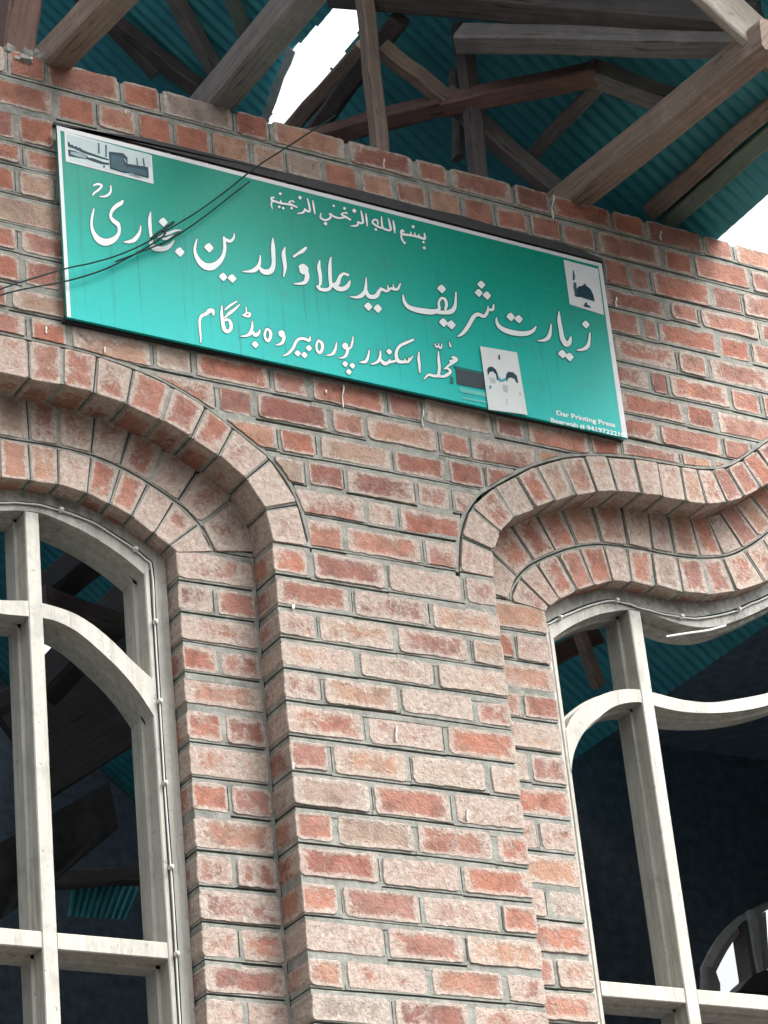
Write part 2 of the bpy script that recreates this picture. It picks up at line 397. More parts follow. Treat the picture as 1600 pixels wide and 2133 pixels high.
ROWS = {1:[2.825,3.059,3.185,3.422,3.541,3.798,4.035,4.153,4.386,4.523,4.75,4.877,5.104,5.217],2:[2.85,2.975,3.103,3.217,3.34,3.468,3.583,3.707,3.831,3.949,4.069,4.188,4.304,4.432,4.548,4.677,4.925,5.045,5.271],
3:[2.726,2.846,4.787,4.863,5.098,5.218],4:[2.62,4.67,4.916,5.034,5.269],5:[2.60,2.72,4.8,4.863,5.093,5.218],6:[2.61,2.86,4.68,4.919,5.036,5.28],7:[2.60,2.72,4.803,4.867,5.105,5.223],8:[2.60,2.725,4.67,4.917,5.031,5.27],9:[2.683,4.804,5.038,5.15],
10:[2.734,2.854,3.103,3.224,3.469,3.594,3.843,3.963,4.201,4.313,4.538,4.65,4.872],11:[3.292,3.412,3.648,3.762,4.002,4.11,4.34],12:[3.599,3.84,4.023],13:[3.678,3.908],14:[3.737,3.839],15:[3.659,3.908],
16:[3.541,3.782,4.029],17:[3.66,3.91],18:[3.543,3.788,4.029],19:[3.659,3.905],20:[3.543,3.781,4.017],21:[3.666,3.911],22:[3.55,3.791,4.037],23:[3.663,3.911],24:[3.546,3.785,4.032],25:[3.668,3.913],26:[3.541,3.78,4.026],27:[3.664,3.903],28:[3.532,3.781,4.013],29:[3.66,3.9],30:[3.543,3.785,4.03],31:[3.66,3.91],32:[3.543,3.785,4.03]}
for _k in (33, 34, 35): ROWS[_k] = [3.543, 3.785, 4.03] if _k % 2 == 0 else [3.66, 3.91]
def fill_row(ps, x0, x1):
    ps = sorted(ps); out = list(ps)
    def ext(start, prevgap, d, end):
        g = prevgap; x = start; r = []
        while True:
            g = .12 if g > .18 else .248
            x += d * (g + jit(.004))
            if (x - end) * d > -.03: break
            r.append(x)
        return r
    out += ext(ps[0], ps[1] - ps[0] if len(ps) > 1 else .12, -1, x0)
    out += ext(ps[-1], ps[-1] - ps[-2] if len(ps) > 1 else .12, 1, x1)
    for a, b in zip(ps, ps[1:]):
        if b - a > .36:
            x = a; g = .12 if rnd() < .5 else .248; r = []
            while b - x > .33:
                x += g; r.append(x); g = .12 if g > .18 else .248
            out += r
    return [x0] + sorted(out) + [x1]

# ------------------------------------------------------------------ bricks
def rounded(quad, r=.009, j=.0017, sub=True):
    """quad corners (ccw) -> worn outline"""
    out = []; n = len(quad)
    for i, p in enumerate(quad):
        a = quad[i - 1]; b = quad[(i + 1) % n]
        la = math.dist(a, p); lb = math.dist(b, p); rr = r * (.5 + rnd() * 1.1); ra = min(rr, la * .3); rb = min(rr, lb * .3)
        da = ((a[0] - p[0]) / la, (a[1] - p[1]) / la); db = ((b[0] - p[0]) / lb, (b[1] - p[1]) / lb)
        out.append((p[0] + da[0] * ra, p[1] + da[1] * ra))
        out.append((p[0] + (da[0] * ra + db[0] * rb) * .28, p[1] + (da[1] * ra + db[1] * rb) * .28))
        out.append((p[0] + db[0] * rb, p[1] + db[1] * rb))
        if sub and lb > .05:
            k = int(lb / .022)
            for q in range(1, k + 1):
                t = q / (k + 1)
                out.append((p[0] + (b[0] - p[0]) * t, p[1] + (b[1] - p[1]) * t))
    return [(x + jit(j), z + jit(j)) for x, z in out]
def add_brick(mb, poly, yf, depth, ux=None, arris=()):
    """one brick: front face, worn arris, sides running back into the wall"""
    n = len(poly); cx = sum(p[0] for p in poly) / n; cz = sum(p[1] for p in poly) / n
    ux = ux or (1, 0); vx = (-ux[1], ux[0])
    pu = [(p[0] - cx) * ux[0] + (p[1] - cz) * ux[1] for p in poly]; pv = [(p[0] - cx) * vx[0] + (p[1] - cz) * vx[1] for p in poly]
    hu = max(abs(a) for a in pu) or 1; hv = max(abs(a) for a in pv) or 1
    tilt = (jit(.0014), jit(.0014)); vs = []; uv = []
    for i, p in enumerate(poly):
        L = math.hypot(p[0] - cx, p[1] - cz) or 1; k = 1 - .0022 / L
        x, z = cx + (p[0] - cx) * k, cz + (p[1] - cz) * k
        vs.append((x, yf + tilt[0] * pu[i] / hu + tilt[1] * pv[i] / hv, z)); uv.append((pu[i] / hu * k, pv[i] / hv * k))
    for i, p in enumerate(poly):
        vs.append((p[0], yf + .0022 + jit(.001), p[1])); uv.append((pu[i] / hu, pv[i] / hv))
    for i, p in enumerate(poly):
        vs.append((p[0], yf + depth, p[1])); uv.append((pu[i] / hu * .4, pv[i] / hv * .9))
    fs = [tuple(range(n))]
    for k in (0, n):
        for i in range(n): fs.append((k + i, k + n + i, k + n + (i + 1) % n, k + (i + 1) % n))
    mb.add(vs, fs, uv)

wall = empty('brick_wall', (3.78, 0, 3.4))
tag(wall, 'red brick wall with grey mortar joints carrying the green signboard between two arched windows', 'wall')
bpy.context.view_layer.update()
mortar = MB(); extra = MB()
def seen(x, z): return 2.62 < x < 5.42 and 3.66 < z < 6.56 and not (2.95 < x < 4.60 and 5.76 < z < 6.2)
def put_brick(poly, yf, depth, ux=None, name='brick', parent=None, vis=None):
    n = len(poly); x = sum(p[0] for p in poly) / n; z = sum(p[1] for p in poly) / n
    v = seen(x, z) if vis is None else vis
    if v:
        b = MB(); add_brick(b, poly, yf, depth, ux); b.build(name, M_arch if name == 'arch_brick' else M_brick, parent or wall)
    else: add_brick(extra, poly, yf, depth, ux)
def front_y(): return -.0020 + jit(.0020)

def bed_mortar(x0, x1, k, y, low=outer_low, ydepth=.11):
    """pointing under one brick, with the ruled groove"""
    dz = jit(.0018); g = .0030 + rnd() * .0026
    filled = rnd() < .12
    if filled: pieces = [(-.019, .015)]
    else: pieces = [(-.019, dz - g * .55), (dz + g * .75, .015)]
    for a, b in pieces:
        for poly in clip_rect(x0, x1, lambda x: zj(k, x) + a, lambda x: zj(k, x) + b, low):
            mortar.prism([(p[0], p[1] + jit(.0007)) for p in poly], y + jit(.0016), ydepth)
def perp_mortar(x, k, y, low=outer_low, ydepth=.11):
    side = 1 if rnd() < .5 else -1
    hasg = rnd() < .62
    if hasg:
        pieces = [(-.016, side * .003 - .0014), (side * .003 + .0014, .016)]
    else: pieces = [(-.016, .016)]
    for a, b in pieces:
        for poly in clip_rect(x + a, x + b, lambda q: zj(k, q) + .010, lambda q: zj(k - 1, q) - .014, low, step=.006):
            mortar.prism(poly, y + jit(.001), ydepth)

for k in range(1, len(J)):
    if k <= 15: xs = fill_row(ROWS[k], XMIN, XMAX)
    else: xs = [PL] + ROWS[k] + [PR]
    pairs = list(zip(xs, xs[1:]))
    if k > 15:                                # the piers beyond the two windows
        fa, fb = 2 * CL - PL, 2 * CR - PR
        h = .12 if k % 2 else .248
        pairs += list(zip(*(lambda q: (q, q[1:]))(fill_row([fb + h, fb + h + (.248 if h < .2 else .12)], fb, XMAX))))
        pairs += list(zip(*(lambda q: (q, q[1:]))(fill_row([fa - h - (.248 if h < .2 else .12), fa - h], XMIN, fa))))
    for x0, x1 in pairs:
        gl = 0 if (k > 15 and x0 == PL) else .0065 + rnd() * .005
        gr = 0 if (k > 15 and x1 == PR) else .0065 + rnd() * .005
        a, b = x0 + gl, x1 - gr
        if k <= 15 and k >= 11:
            # between the arches the row simply stops at the ring
            pass
        zb_, zt_ = .0085 + jit(.0015), .0130 + jit(.002); tl = jit(.010)
        zb = lambda x: zj(k, x) + zb_ + (x - a) * tl; zt = lambda x: zj(k - 1, x) - zt_ + (x - a) * tl
        if k == 1: zt = lambda x: zj(0, x) - .002 + 0
        low_ = outer_low if k <= 15 else (lambda q: -9)
        polys = clip_rect(a, b, zb, zt, low_)
        for poly in polys:
            xs_ = [p[0] for p in poly]; zs_ = [p[1] for p in poly]
            if max(xs_) - min(xs_) < .018 or max(zs_) - min(zs_) < .016: continue
            P_ = rounded(poly) if len(poly) == 4 else [(x + jit(.001), z + jit(.001)) for x, z in poly]
            put_brick(P_, front_y(), .13)
        bed_mortar(x0 + (.003 if x0 == PL else 0), x1 - (.003 if x1 == PR else 0), k, .001, low=low_)
        if x1 not in (PR, XMAX) and abs(x1 - (2 * CL - PL)) > .001: perp_mortar(x1, k, .001, low=low_)

bed_mortar(PL + .003, 3.545, 15, .001, low=lambda q: -9); bed_mortar(4.025, PR - .003, 15, .001, low=lambda q: -9)
# recessed strips beside the pier (the inner order of the wall)
D1 = .11
SL0, SL1 = PL - .238, PL; SR0, SR1 = PR, PR + .238
for k in range(16, len(J)):
    for (x0, x1, mid) in ((SL0, SL1, 3.298), (SR0, SR1, 4.254), (2 * CR - SR1, 2 * CR - SR0, 2 * CR - 4.254), (2 * CL - SL1, 2 * CL - SL0, 2 * CL - 3.298)):
        xs = [x0, x1] if k % 2 == 0 else [x0, mid, x1]
        for a, b in zip(xs, xs[1:]):
            ga = .007 if (a == mid or a == SR0) else 0.0; gb = .007 if (b == mid or b == SL1) else 0.0
            quad = [(a + ga, zj(k, a) + .0075), (b - gb, zj(k, a) + .0075), (b - gb, zj(k - 1, a) - .0115), (a + ga, zj(k - 1, a) - .0115)]
            put_brick(rounded(quad), D1 + front_y(), .12)
            bed_mortar(a + (.004 if a == SL0 else 0), b - (.004 if b == SR1 else 0), k, D1 + .001, low=lambda x: -9, ydepth=D1 + .13)
        if len(xs) == 3: perp_mortar(mid, k, D1 + .001, low=lambda x: -9, ydepth=D1 + .13)
        # mortar bed under the foot of the rings
        if k == 16: bed_mortar(x0, x1, 15, D1 + .001, low=lambda x: -9, ydepth=D1 + .13)
        # mortar in the inner corner
        if x0 == SL0: mortar.prism([(SL1 - .012, zj(k, 0)), (SL1 + .001, zj(k, 0)), (SL1 + .001, zj(k - 1, 0)), (SL1 - .012, zj(k - 1, 0))], D1 + .0005, D1 + .1)

# ------------------------------------------------------------------ arches
def ray_hit(p, d, curve):
    best = None
    for (x0, z0), (x1, z1) in zip(curve, curve[1:]):
        ex, ez = x1 - x0, z1 - z0; den = d[0] * ez - d[1] * ex
        if abs(den) < 1e-9: continue
        t = ((x0 - p[0]) * ez - (z0 - p[1]) * ex) / den; s = ((x0 - p[0]) * d[1] - (z0 - p[1]) * d[0]) / den
        if t > 0 and -1e-3 <= s <= 1.001 and (best is None or t < best): best = t
    return best
def ring(side, base, other, outward, pitch, y, depth, parent, amort, first=0.0, gap=.0048, trim=(0.0, 0.0)):
    """voussoirs standing on curve base, reaching to curve other"""
    L = [0]
    for a, b in zip(base, base[1:]): L.append(L[-1] + math.dist(a, b))
    def P_(s):
        s = min(max(s, 0), L[-1]); j = 0
        lo, hi = 0, len(L) - 1
        while hi - lo > 1:
            mid = (lo + hi) // 2
            if L[mid] <= s: lo = mid
            else: hi = mid
        a, b = base[lo], base[hi]; k = (s - L[lo]) / ((L[hi] - L[lo]) or 1)
        return (a[0] + (b[0] - a[0]) * k, a[1] + (b[1] - a[1]) * k)
    def tan(s):
        a, b = P_(s - .03), P_(s + .03); l = math.dist(a, b); return ((b[0] - a[0]) / l, (b[1] - a[1]) / l)
    def far(s):
        p = P_(s); t = tan(s)
        n = (t[1], -t[0]) if side < 0 else (-t[1], t[0])       # away from the opening
        if not outward: n = (-n[0], -n[1])
        h = ray_hit(p, n, other)
        if h is None or h > .2: h = .115
        return p, n, h
    n = int(round(L[-1] / 2 / pitch)); half = L[-1] / 2
    marks = [half * i / n + (jit(.005) if 0 < i < n else 0) for i in range(n + 1)]
    marks += [2 * half - s for s in reversed(marks[:-1])]
    for s0, s1 in zip(marks, marks[1:]):
        if s1 - s0 < 1e-4: continue
        a, b = s0 + gap * (1 if s0 > 0 else .0), s1 - gap
        pa, na, ha = far(a); pb, nb, hb = far(b)
        if not (XMIN - .05 < pa[0] < XMAX + .05): continue
        t0, t1 = trim
        q = [(pa[0] + na[0] * t0, pa[1] + na[1] * t0), (pb[0] + nb[0] * t0, pb[1] + nb[1] * t0),
             (pb[0] + nb[0] * (hb - t1), pb[1] + nb[1] * (hb - t1)), (pa[0] + na[0] * (ha - t1), pa[1] + na[1] * (ha - t1))]
        # wedge must not collapse
        cx = sum(p[0] for p in q) / 4; cz = sum(p[1] for p in q) / 4
        area = sum(q[i][0] * q[(i + 1) % 4][1] - q[(i + 1) % 4][0] * q[i][1] for i in range(4)) / 2
        if area < 0: q = q[::-1]
        n0 = (na[0] + nb[0], na[1] + nb[1]); l = math.hypot(*n0); ux = (n0[0] / l, n0[1] / l)
        put_brick(rounded(q, .007, .002, sub=False), y + front_y(), depth, ux=ux, name='arch_brick', parent=parent)
        # mortar of the joint with a narrow groove
        c0 = s1
        for w0, w1 in (((-gap - .006), -.0012), (.0022, gap + .006)) if rnd() < .8 else (((-gap - .006), gap + .006),):
            if c0 + w1 > L[-1]: continue
            A, nA, hA = far(c0 + w0); B, nB, hB = far(c0 + w1)
            qq = [(A[0] + nA[0] * .003, A[1] + nA[1] * .003), (B[0] + nB[0] * .003, B[1] + nB[1] * .003), (B[0] + nB[0] * (hB - .002), B[1] + nB[1] * (hB - .002)), (A[0] + nA[0] * (hA - .002), A[1] + nA[1] * (hA - .002))]
            amort.prism(qq, y + .001 + jit(.0006), y + depth - .005)
def ribbon(amort, curve, side, d0, d1, y, depth):
    A = grow_out(curve, side, d0); B = grow_out(curve, side, d1)
    for i in range(len(curve) - 1):
        if not (XMIN < curve[i][0] < XMAX): continue
        amort.prism([A[i], A[i + 1], B[i + 1], B[i]], y, y + depth)
for side in (-1, 1):
    cO, cI, cM, cLw = (side_curve(p, side) for p in (A_OUT, A_IN, A_MID, A_LOW))
    am = MB()
    arch = empty('window_arch', (CL if side < 0 else CR, 0, 5.1)); arch.parent = wall; arch.matrix_parent_inverse = wall.matrix_basis.inverted()
    bpy.context.view_layer.update()
    # the ruled curve round the outer ring
    ribbon(am, cO, side, .0048, .016, .0015, .09)
    ribbon(am, cM, side, .0030, .0085, D1 + .0015, .05)
    ribbon(am, cM, side, -.0085, -.0018, D1 + .0015, .05)
    ring(side, cI, cO, True, .098 if side < 0 else .080, 0.0, .113, arch, am, trim=(0, .0))
    ring(side, cM, cI, True, .088, D1, .10, arch, am, trim=(.007, -.012))
    ring(side, cM, cLw, False, .088, D1, .085, arch, am, trim=(.007, 0))
    am_o = am.build('arch_mortar', M_mortar, arch); am_o['kind'] = 'stuff'

core = MB()
def cols(curveL, curveR, y0, y1, base=3.2, padx=.0):
    fL, fR = make_top(curveL), make_top(curveR)
    n = 900
    lo = lambda x: (fL(x) if fL(x) is not None else fR(x))
    xs = [XMIN + (XMAX - XMIN) * i / n for i in range(n + 1)]
    lw = [lo(x) for x in xs]
    for i in range(n):
        if lw[i] is None or lw[i + 1] is None: continue
        t0, t1 = zj(0, xs[i]) - .012, zj(0, xs[i + 1]) - .012
        core.prism([(xs[i], lw[i] + .012), (xs[i + 1], lw[i + 1] + .012), (xs[i + 1], t1), (xs[i], t0)], y0, y1, back=True)
    return
cols(side_curve(A_IN, -1), side_curve(A_IN, 1), .016, .128)
core.prism([(PL + .013, 3.2), (PR - .013, 3.2), (PR - .013, zj(0, PR) - .013), (PL + .013, zj(0, PL) - .013)], .017, .128, back=True)
cols(side_curve(A_LOW, -1), side_curve(A_LOW, 1), D1 + .017, .345)
core.prism([(SL0 + .012, 3.2), (SR1 - .012, 3.2), (SR1 - .012, 6.45), (SL0 + .012, 6.45)], D1 + .0185, .346, back=True)
for a_, b_ in ((2 * CR - PR + .013, XMAX), (XMIN, 2 * CL - PL - .013)):
    core.prism([(a_, 3.2), (b_, 3.2), (b_, zj(0, b_) - .013), (a_, zj(0, a_) - .013)], .017, .128, back=True)
    core.prism([(a_ - .23, 3.2), (b_ + .23, 3.2), (b_ + .23, 5.2), (a_ - .23, 5.2)], D1 + .0185, .346, back=True)
co = core.build('raked_joint_bed', M_core, wall); co['kind'] = 'stuff'
mo = mortar.build('mortar', M_mortar, wall); mo['kind'] = 'stuff'
ex = extra.build('brick_field', M_brick, wall); ex['kind'] = 'stuff'

# small white paint splashes and runs on the brickwork
for (x, y0, y1, wd) in [(716, 800, 850, 5), (1154, 405, 457, 5), (1285, 618, 640, 6), (882, 853, 890, 4), (66, 118, 130, 7), (801, 330, 350, 4),
                        (97, 680, 694, 5), (219, 722, 735, 5), (827, 1512, 1545, 5), (975, 1685, 1710, 5), (612, 1588, 1602, 7), (612, 1258, 1268, 9), (1500, 1790, 1800, 1), (262, 228, 236, 5), (1378, 480, 500, 4), (1140, 612, 634, 1), (680, 812, 818, 6)]:
    if wd < 2: continue
    b = MB(); a = at(x, y0, -.0085); c = at(x, y1, -.0085); hw = wd * .00052; L = a.z - c.z
    pts = [(a.x - hw * .5, a.z), (a.x - hw, a.z - L * .2), (c.x - hw * .6, c.z + L * .45), (c.x - hw * .8, c.z + L * .12), (c.x, c.z), (c.x + hw * .8, c.z + L * .15), (c.x + hw * .4, c.z + L * .5), (a.x + hw, a.z - L * .15), (a.x + hw * .3, a.z)]
    b.prism([(p[0] + jit(hw * .08), p[1]) for p in pts[::-1]], -.0085, -.003); b.build('paint_splash', M_drop, wall)

# ------------------------------------------------------------------ window frames
YF, YS, YB = .172, .224, .292
def loft(mb, curves, n=90, xr=None):
    C = [[(p[0], y, p[1]) for p in resample(c, n)] for c, y in curves]
    k = len(C); vs = [p for c in C for p in c]; fs = []
    for a in range(k):
        b = (a + 1) % k
        for i in range(n - 1): fs.append((a * n + i, a * n + i + 1, b * n + i + 1, b * n + i))
    fs.append(tuple(a * n for a in range(k))); fs.append(tuple(a * n + n - 1 for a in range(k - 1, -1, -1)))
    mb.add(vs, fs)
def vbar(mb, x0, x1, z0, z1, lip0=.010, lip1=.010, yf=YF):
    sec = [(x0, yf + .003), (x0 + .003, yf), (x1 - .003, yf), (x1, yf + .003), (x1, YS), (x1 + lip1, YS), (x1 + lip1, YS + .012), (x1 + lip1 - .003, YS + .015), (x1 + lip1 - .003, YB), (x0 - lip0 + .003, YB), (x0 - lip0 + .003, YS + .015), (x0 - lip0, YS + .012), (x0 - lip0, YS), (x0, YS)]
    n = len(sec); ns = 10; vs = []; fs = []; ox = rnd() * 9
    for i in range(ns + 1):
        z = z0 + (z1 - z0) * i / ns; d = mnoise.noise((ox, z * 2, 0)) * .0015
        vs += [(a + d, b, z) for a, b in sec]
    for i in range(ns):
        for k in range(n): fs.append((i * n + k, i * n + (k + 1) % n, (i + 1) * n + (k + 1) % n, (i + 1) * n + k))
    fs.append(tuple(range(n - 1, -1, -1))); fs.append(tuple(ns * n + k for k in range(n)))
    mb.add(vs, fs)
def hbar(mb, x0, x1, z0, z1, yf=YF, lip=.010):
    sec = [(z0, yf + .003), (z0 + .003, yf), (z1 - .003, yf), (z1, yf + .003), (z1, YS), (z1 + lip, YS), (z1 + lip, YB), (z0 - lip + .003, YB), (z0 - lip + .003, YS + .015), (z0 - lip, YS + .012), (z0 - lip, YS), (z0, YS)]
    n = len(sec); vs = [(x0, b, a) for a, b in sec] + [(x1, b, a) for a, b in sec]
    fs = [(k, (k + 1) % n, (k + 1) % n + n, k + n) for k in range(n)] + [tuple(range(n - 1, -1, -1)), tuple(n + k for k in range(n))]
    mb.add(vs, fs)
def shift(curve, dz): return [(x, z + dz) for x, z in curve]
def window(side, label, mullions, tr_up, tr_low):
    c = CL if side < 0 else CR
    wroot = empty('arched_window', (c, YF, 3.3)); tag(wroot, label, 'window', 'arched windows of the facade')
    bpy.context.view_layer.update()
    # head
    lo, hd = side_curve(A_LOW, side), side_curve(A_HEAD, side)
    b = MB()
    lipc = shift(hd, -.010); outc = shift(lo, .012)
    loft(b, [(outc, YF + .002), (hd, YF + .002), (hd, YS), (lipc, YS), (lipc, YS + .014), (shift(hd, -.007), YS + .017), (shift(hd, -.007), YB), (outc, YB)], 160)
    b.build('frame_head', M_paint, wroot)
    s = lambda u: PL - u if side < 0 else PR + u
    # jambs, outer part and inner part with a joint between
    for mir in (0, 1):
        X = lambda u: s(u) if not mir else 2 * c - s(u)
        b = MB(); a0, a1 = sorted((X(.239), X(.284)))
        b.box(a0, a1, YF, YB - .004, 3.2, 5.088)
        b.build('frame_jamb', M_paint, wroot)
        b = MB(); a0, a1 = sorted((X(.2875), X(.303)))
        inner_right = (X(.303) > X(.2875))
        vbar(b, a0, a1, 3.2, 5.065, 0.0 if inner_right else .012, .012 if inner_right else 0.0, yf=YF + .001)
        b.build('jamb_bead', M_paint, wroot)
    for mx0, mx1 in mullions:
        for q0, q1 in ((mx0, mx1), (2 * c - mx1, 2 * c - mx0)):
            b = MB(); vbar(b, q0, q1, 3.2, 5.163, yf=YF - .001); b.build('mullion', M_paint, wroot)
    # curved transom
    up = [(s(u), z) for u, z in crom(tr_up, 6)]; lw = [(s(u), z) for u, z in crom(tr_low, 6)]
    up += [(2 * c - x, z) for x, z in reversed(up[:-1])]; lw += [(2 * c - x, z) for x, z in reversed(lw[:-1])]
    b = MB()
    loft(b, [(up, YF + .001), (lw, YF + .001), (lw, YS), (shift(lw, -.010), YS), (shift(lw, -.010), YS + .014), (shift(lw, -.007), YS + .017), (shift(lw, -.007), YB), (shift(up, .007), YB), (shift(up, .007), YS + .017), (shift(up, .010), YS + .014), (shift(up, .010), YS), (up, YS)], 160)
    b.build('curved_transom', M_paint, wroot)
    # straight transom, cut between the uprights
    xs = [s(.303)] ; stops = sorted([s(.303), 2 * c - s(.303)] + [v for m in mullions for v in (m[0], m[1], 2 * c - m[0], 2 * c - m[1])])
    for a, d in zip(stops[::2], stops[1::2]):
        b = MB(); hbar(b, a + .001, d - .001, 3.945, 3.990, yf=YF + .001); b.build('transom', M_paint, wroot)
    return wroot
wL = window(-1, 'left white-framed arched window, bare openings, mullion and curved transom left of the brick pier', [(2.780, 2.821)],
            [(.300, 4.722), (.356, 4.767), (.406, 4.813), (.466, 4.857), (.526, 4.884), (.608, 4.898), (.66, 4.897), (.73, 4.889), (.85, 4.895), (.95, 4.918), (1.06, 4.958), (1.17, 5.0), (1.283, 5.06)],
            [(.300, 4.612), (.334, 4.666), (.38, 4.722), (.43, 4.768), (.504, 4.825), (.564, 4.850), (.61, 4.855), (.66, 4.853), (.73, 4.850), (.85, 4.858), (.95, 4.880), (1.06, 4.92), (1.17, 4.96), (1.283, 5.02)])
wR = window(1, 'right white-framed arched window with ogee head, dark openings, right of the brick pier', [(4.722, 4.765)],
            [(.298, 4.735), (.33, 4.785), (.371, 4.822), (.42, 4.855), (.475, 4.881), (.53, 4.897), (.59, 4.903), (.65, 4.898), (.739, 4.890), (.839, 4.895), (.936, 4.918), (1.061, 4.955), (1.17, 5.0), (1.283, 5.06)],
            [(.298, 4.600), (.315, 4.66), (.345, 4.715), (.38, 4.757), (.42, 4.790), (.475, 4.831), (.53, 4.853), (.58, 4.862), (.635, 4.857), (.732, 4.851), (.849, 4.862), (.953, 4.883), (1.052, 4.913), (1.17, 4.96), (1.283, 5.02)])

# cable strings clipped round both windows
def cable(side, label, pts):
    s = lambda u: PL - u if side < 0 else PR + u
    t = empty('cable_string', (s(.285), YF, 4.5)); tag(t, label, 'cable', 'cable strings round the windows'); bpy.context.view_layer.update()
    P = [(s(u), z) for u, z in crom(pts, 6)]
    b = MB(); b.tube([(x, YF - .0045 + .0012 * math.sin(i * .9), z) for i, (x, z) in enumerate(P)], .0026, 6); b.build('cable', M_white, t, smooth=True)
    b = MB(); b.tube([(x + .005 * (1 if side < 0 else -1), YF - .0018, z + .0045) for i, (x, z) in enumerate(P)], .0022, 5); b.build('dark_cable', M_wire, t, smooth=True)
    R = resample(P, 60); step = 5
    for i in range(2, 60, step):
        x, z = R[i]; b = MB(); b.box(x - .005, x + .005, YF - .012, YF, z - .005, z + .007); b.tube([(x, YF - .017, z + .001), (x, YF - .011, z + .001)], .0045, 8)
        b.build('cable_clip', M_white, t)
cable(-1, 'white cable clipped along the head and jamb of the left arched window', [(.284, 3.4), (.285, 3.7), (.283, 4.1), (.286, 4.5), (.284, 4.9), (.283, 5.045), (.30, 5.075), (.36, 5.115), (.45, 5.159), (.52, 5.176), (.596, 5.186), (.66, 5.183), (.72, 5.174), (.82, 5.168), (.92, 5.19), (1.03, 5.24), (1.12, 5.283), (1.283, 5.38)])
cable(1, 'white cable clipped along the head and jamb of the right arched window', [(.252, 3.4), (.255, 3.7), (.258, 4.1), (.262, 4.5), (.266, 4.9), (.270, 5.045), (.30, 5.078), (.367, 5.116), (.44, 5.152), (.522, 5.181), (.58, 5.180), (.634, 5.172), (.72, 5.165), (.81, 5.166), (.88, 5.18), (.983, 5.215), (1.05, 5.25), (1.115, 5.282), (1.283, 5.38)])
b = MB(); b.tube([at(x, y, YF - .01) for x, y in ((1388, 1326), (1425, 1320), (1462, 1315), (1480, 1312), (1512, 1303))], .0035, 6)
tag(b.build('loose_cable_end', M_white), 'loose white end of cable hanging under the head of the right window', 'cable')

# ------------------------------------------------------------------ signboard
SY = -.034
sign = empty('signboard', (3.77, SY, 5.98)); tag(sign, 'long green signboard with white Urdu lettering, fixed high on the brick wall above the windows', 'sign'); bpy.context.view_layer.update()
def sp(x, y, d=0.0):                         # photo pixel on the face of the board
    return at(x, y, SY - d)
TL, TR, BR, BL = (118, 261), (1253, 549), (1308, 913), (140, 660)
b = MB()
f = [sp(*p) for p in (BL, BR, TR, TL)]; bk = [Vector((p.x, SY + .010, p.z)) for p in f]
b.add(f + bk, [(0, 1, 2, 3), (7, 6, 5, 4), (0, 4, 5, 1), (1, 5, 6, 2), (2, 6, 7, 3), (3, 7, 4, 0)], [(0, 0), (1, 0), (1, 1), (0, 1)] * 2)
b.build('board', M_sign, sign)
def flat(name, polys, m, parent, d):
    first = None
    for i, poly in enumerate(polys):
        b = MB(); P = [sp(x, y, d + i * .00003) for x, y in poly]
        ar = sum(P[k].x * P[(k + 1) % len(P)].z - P[(k + 1) % len(P)].x * P[k].z for k in range(len(P)))
        if ar < 0: P = P[::-1]
        b.add(P, [tuple(range(len(P)))]); o = b.build(name, m, parent); first = first or o
    return first
def lerp2(a, b, t): return (a[0] + (b[0] - a[0]) * t, a[1] + (b[1] - a[1]) * t)
flat('border', [[TL, TR, (1254, 556), (119, 270)], [TL, (125, 264), (148, 661), BL], [(1246, 548), TR, BR, (1297, 910)]], M_border, sign, .0005)
# dark strips along the top and bottom edges of the board
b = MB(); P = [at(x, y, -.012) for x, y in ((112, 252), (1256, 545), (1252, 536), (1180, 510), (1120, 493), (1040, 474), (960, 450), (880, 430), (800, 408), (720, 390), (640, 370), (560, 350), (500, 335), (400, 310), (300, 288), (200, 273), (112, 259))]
b.prism([(p.x + jit(.002), p.z + jit(.003)) for p in P], -.012, .004); b.build('top_strip', M_strip, sign)
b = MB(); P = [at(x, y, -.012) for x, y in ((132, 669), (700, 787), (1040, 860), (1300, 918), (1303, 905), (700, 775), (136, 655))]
b.prism([(p.x, p.z) for p in P], -.0125, .004); b.build('bottom_strip', M_strip, sign)


def stroke_poly(pts, ox, oy, s, grow_=0.0):
    P = crom(pts, 7); out = []
    L, Rr = [], []
    for i, (x, y, w_) in enumerate(P):
        a = P[max(i - 1, 0)]; b_ = P[min(i + 1, len(P) - 1)]
        dx, dy = b_[0] - a[0], b_[1] - a[1]; l = math.hypot(dx, dy) or 1
        nx, ny = -dy / l, dx / l; h = max(w_, 4) / 2 * .9 + grow_
        L.append((x + nx * h, y + ny * h)); Rr.append((x - nx * h, y - ny * h))
    conv = lambda q: (ox + q[0] / s, oy + q[1] / s)
    def cap(p, q, d):                       # pointed-round end
        mx, my = (p[0] + q[0]) / 2, (p[1] + q[1]) / 2; h = math.dist(p, q) / 2
        return [(p[0] * .8 + mx * .2 + d[0] * h * .6, p[1] * .8 + my * .2 + d[1] * h * .6), (mx + d[0] * h * .9, my + d[1] * h * .9), (q[0] * .8 + mx * .2 + d[0] * h * .6, q[1] * .8 + my * .2 + d[1] * h * .6)]
    return [conv(q) for q in L], [conv(q) for q in Rr], P, conv, cap
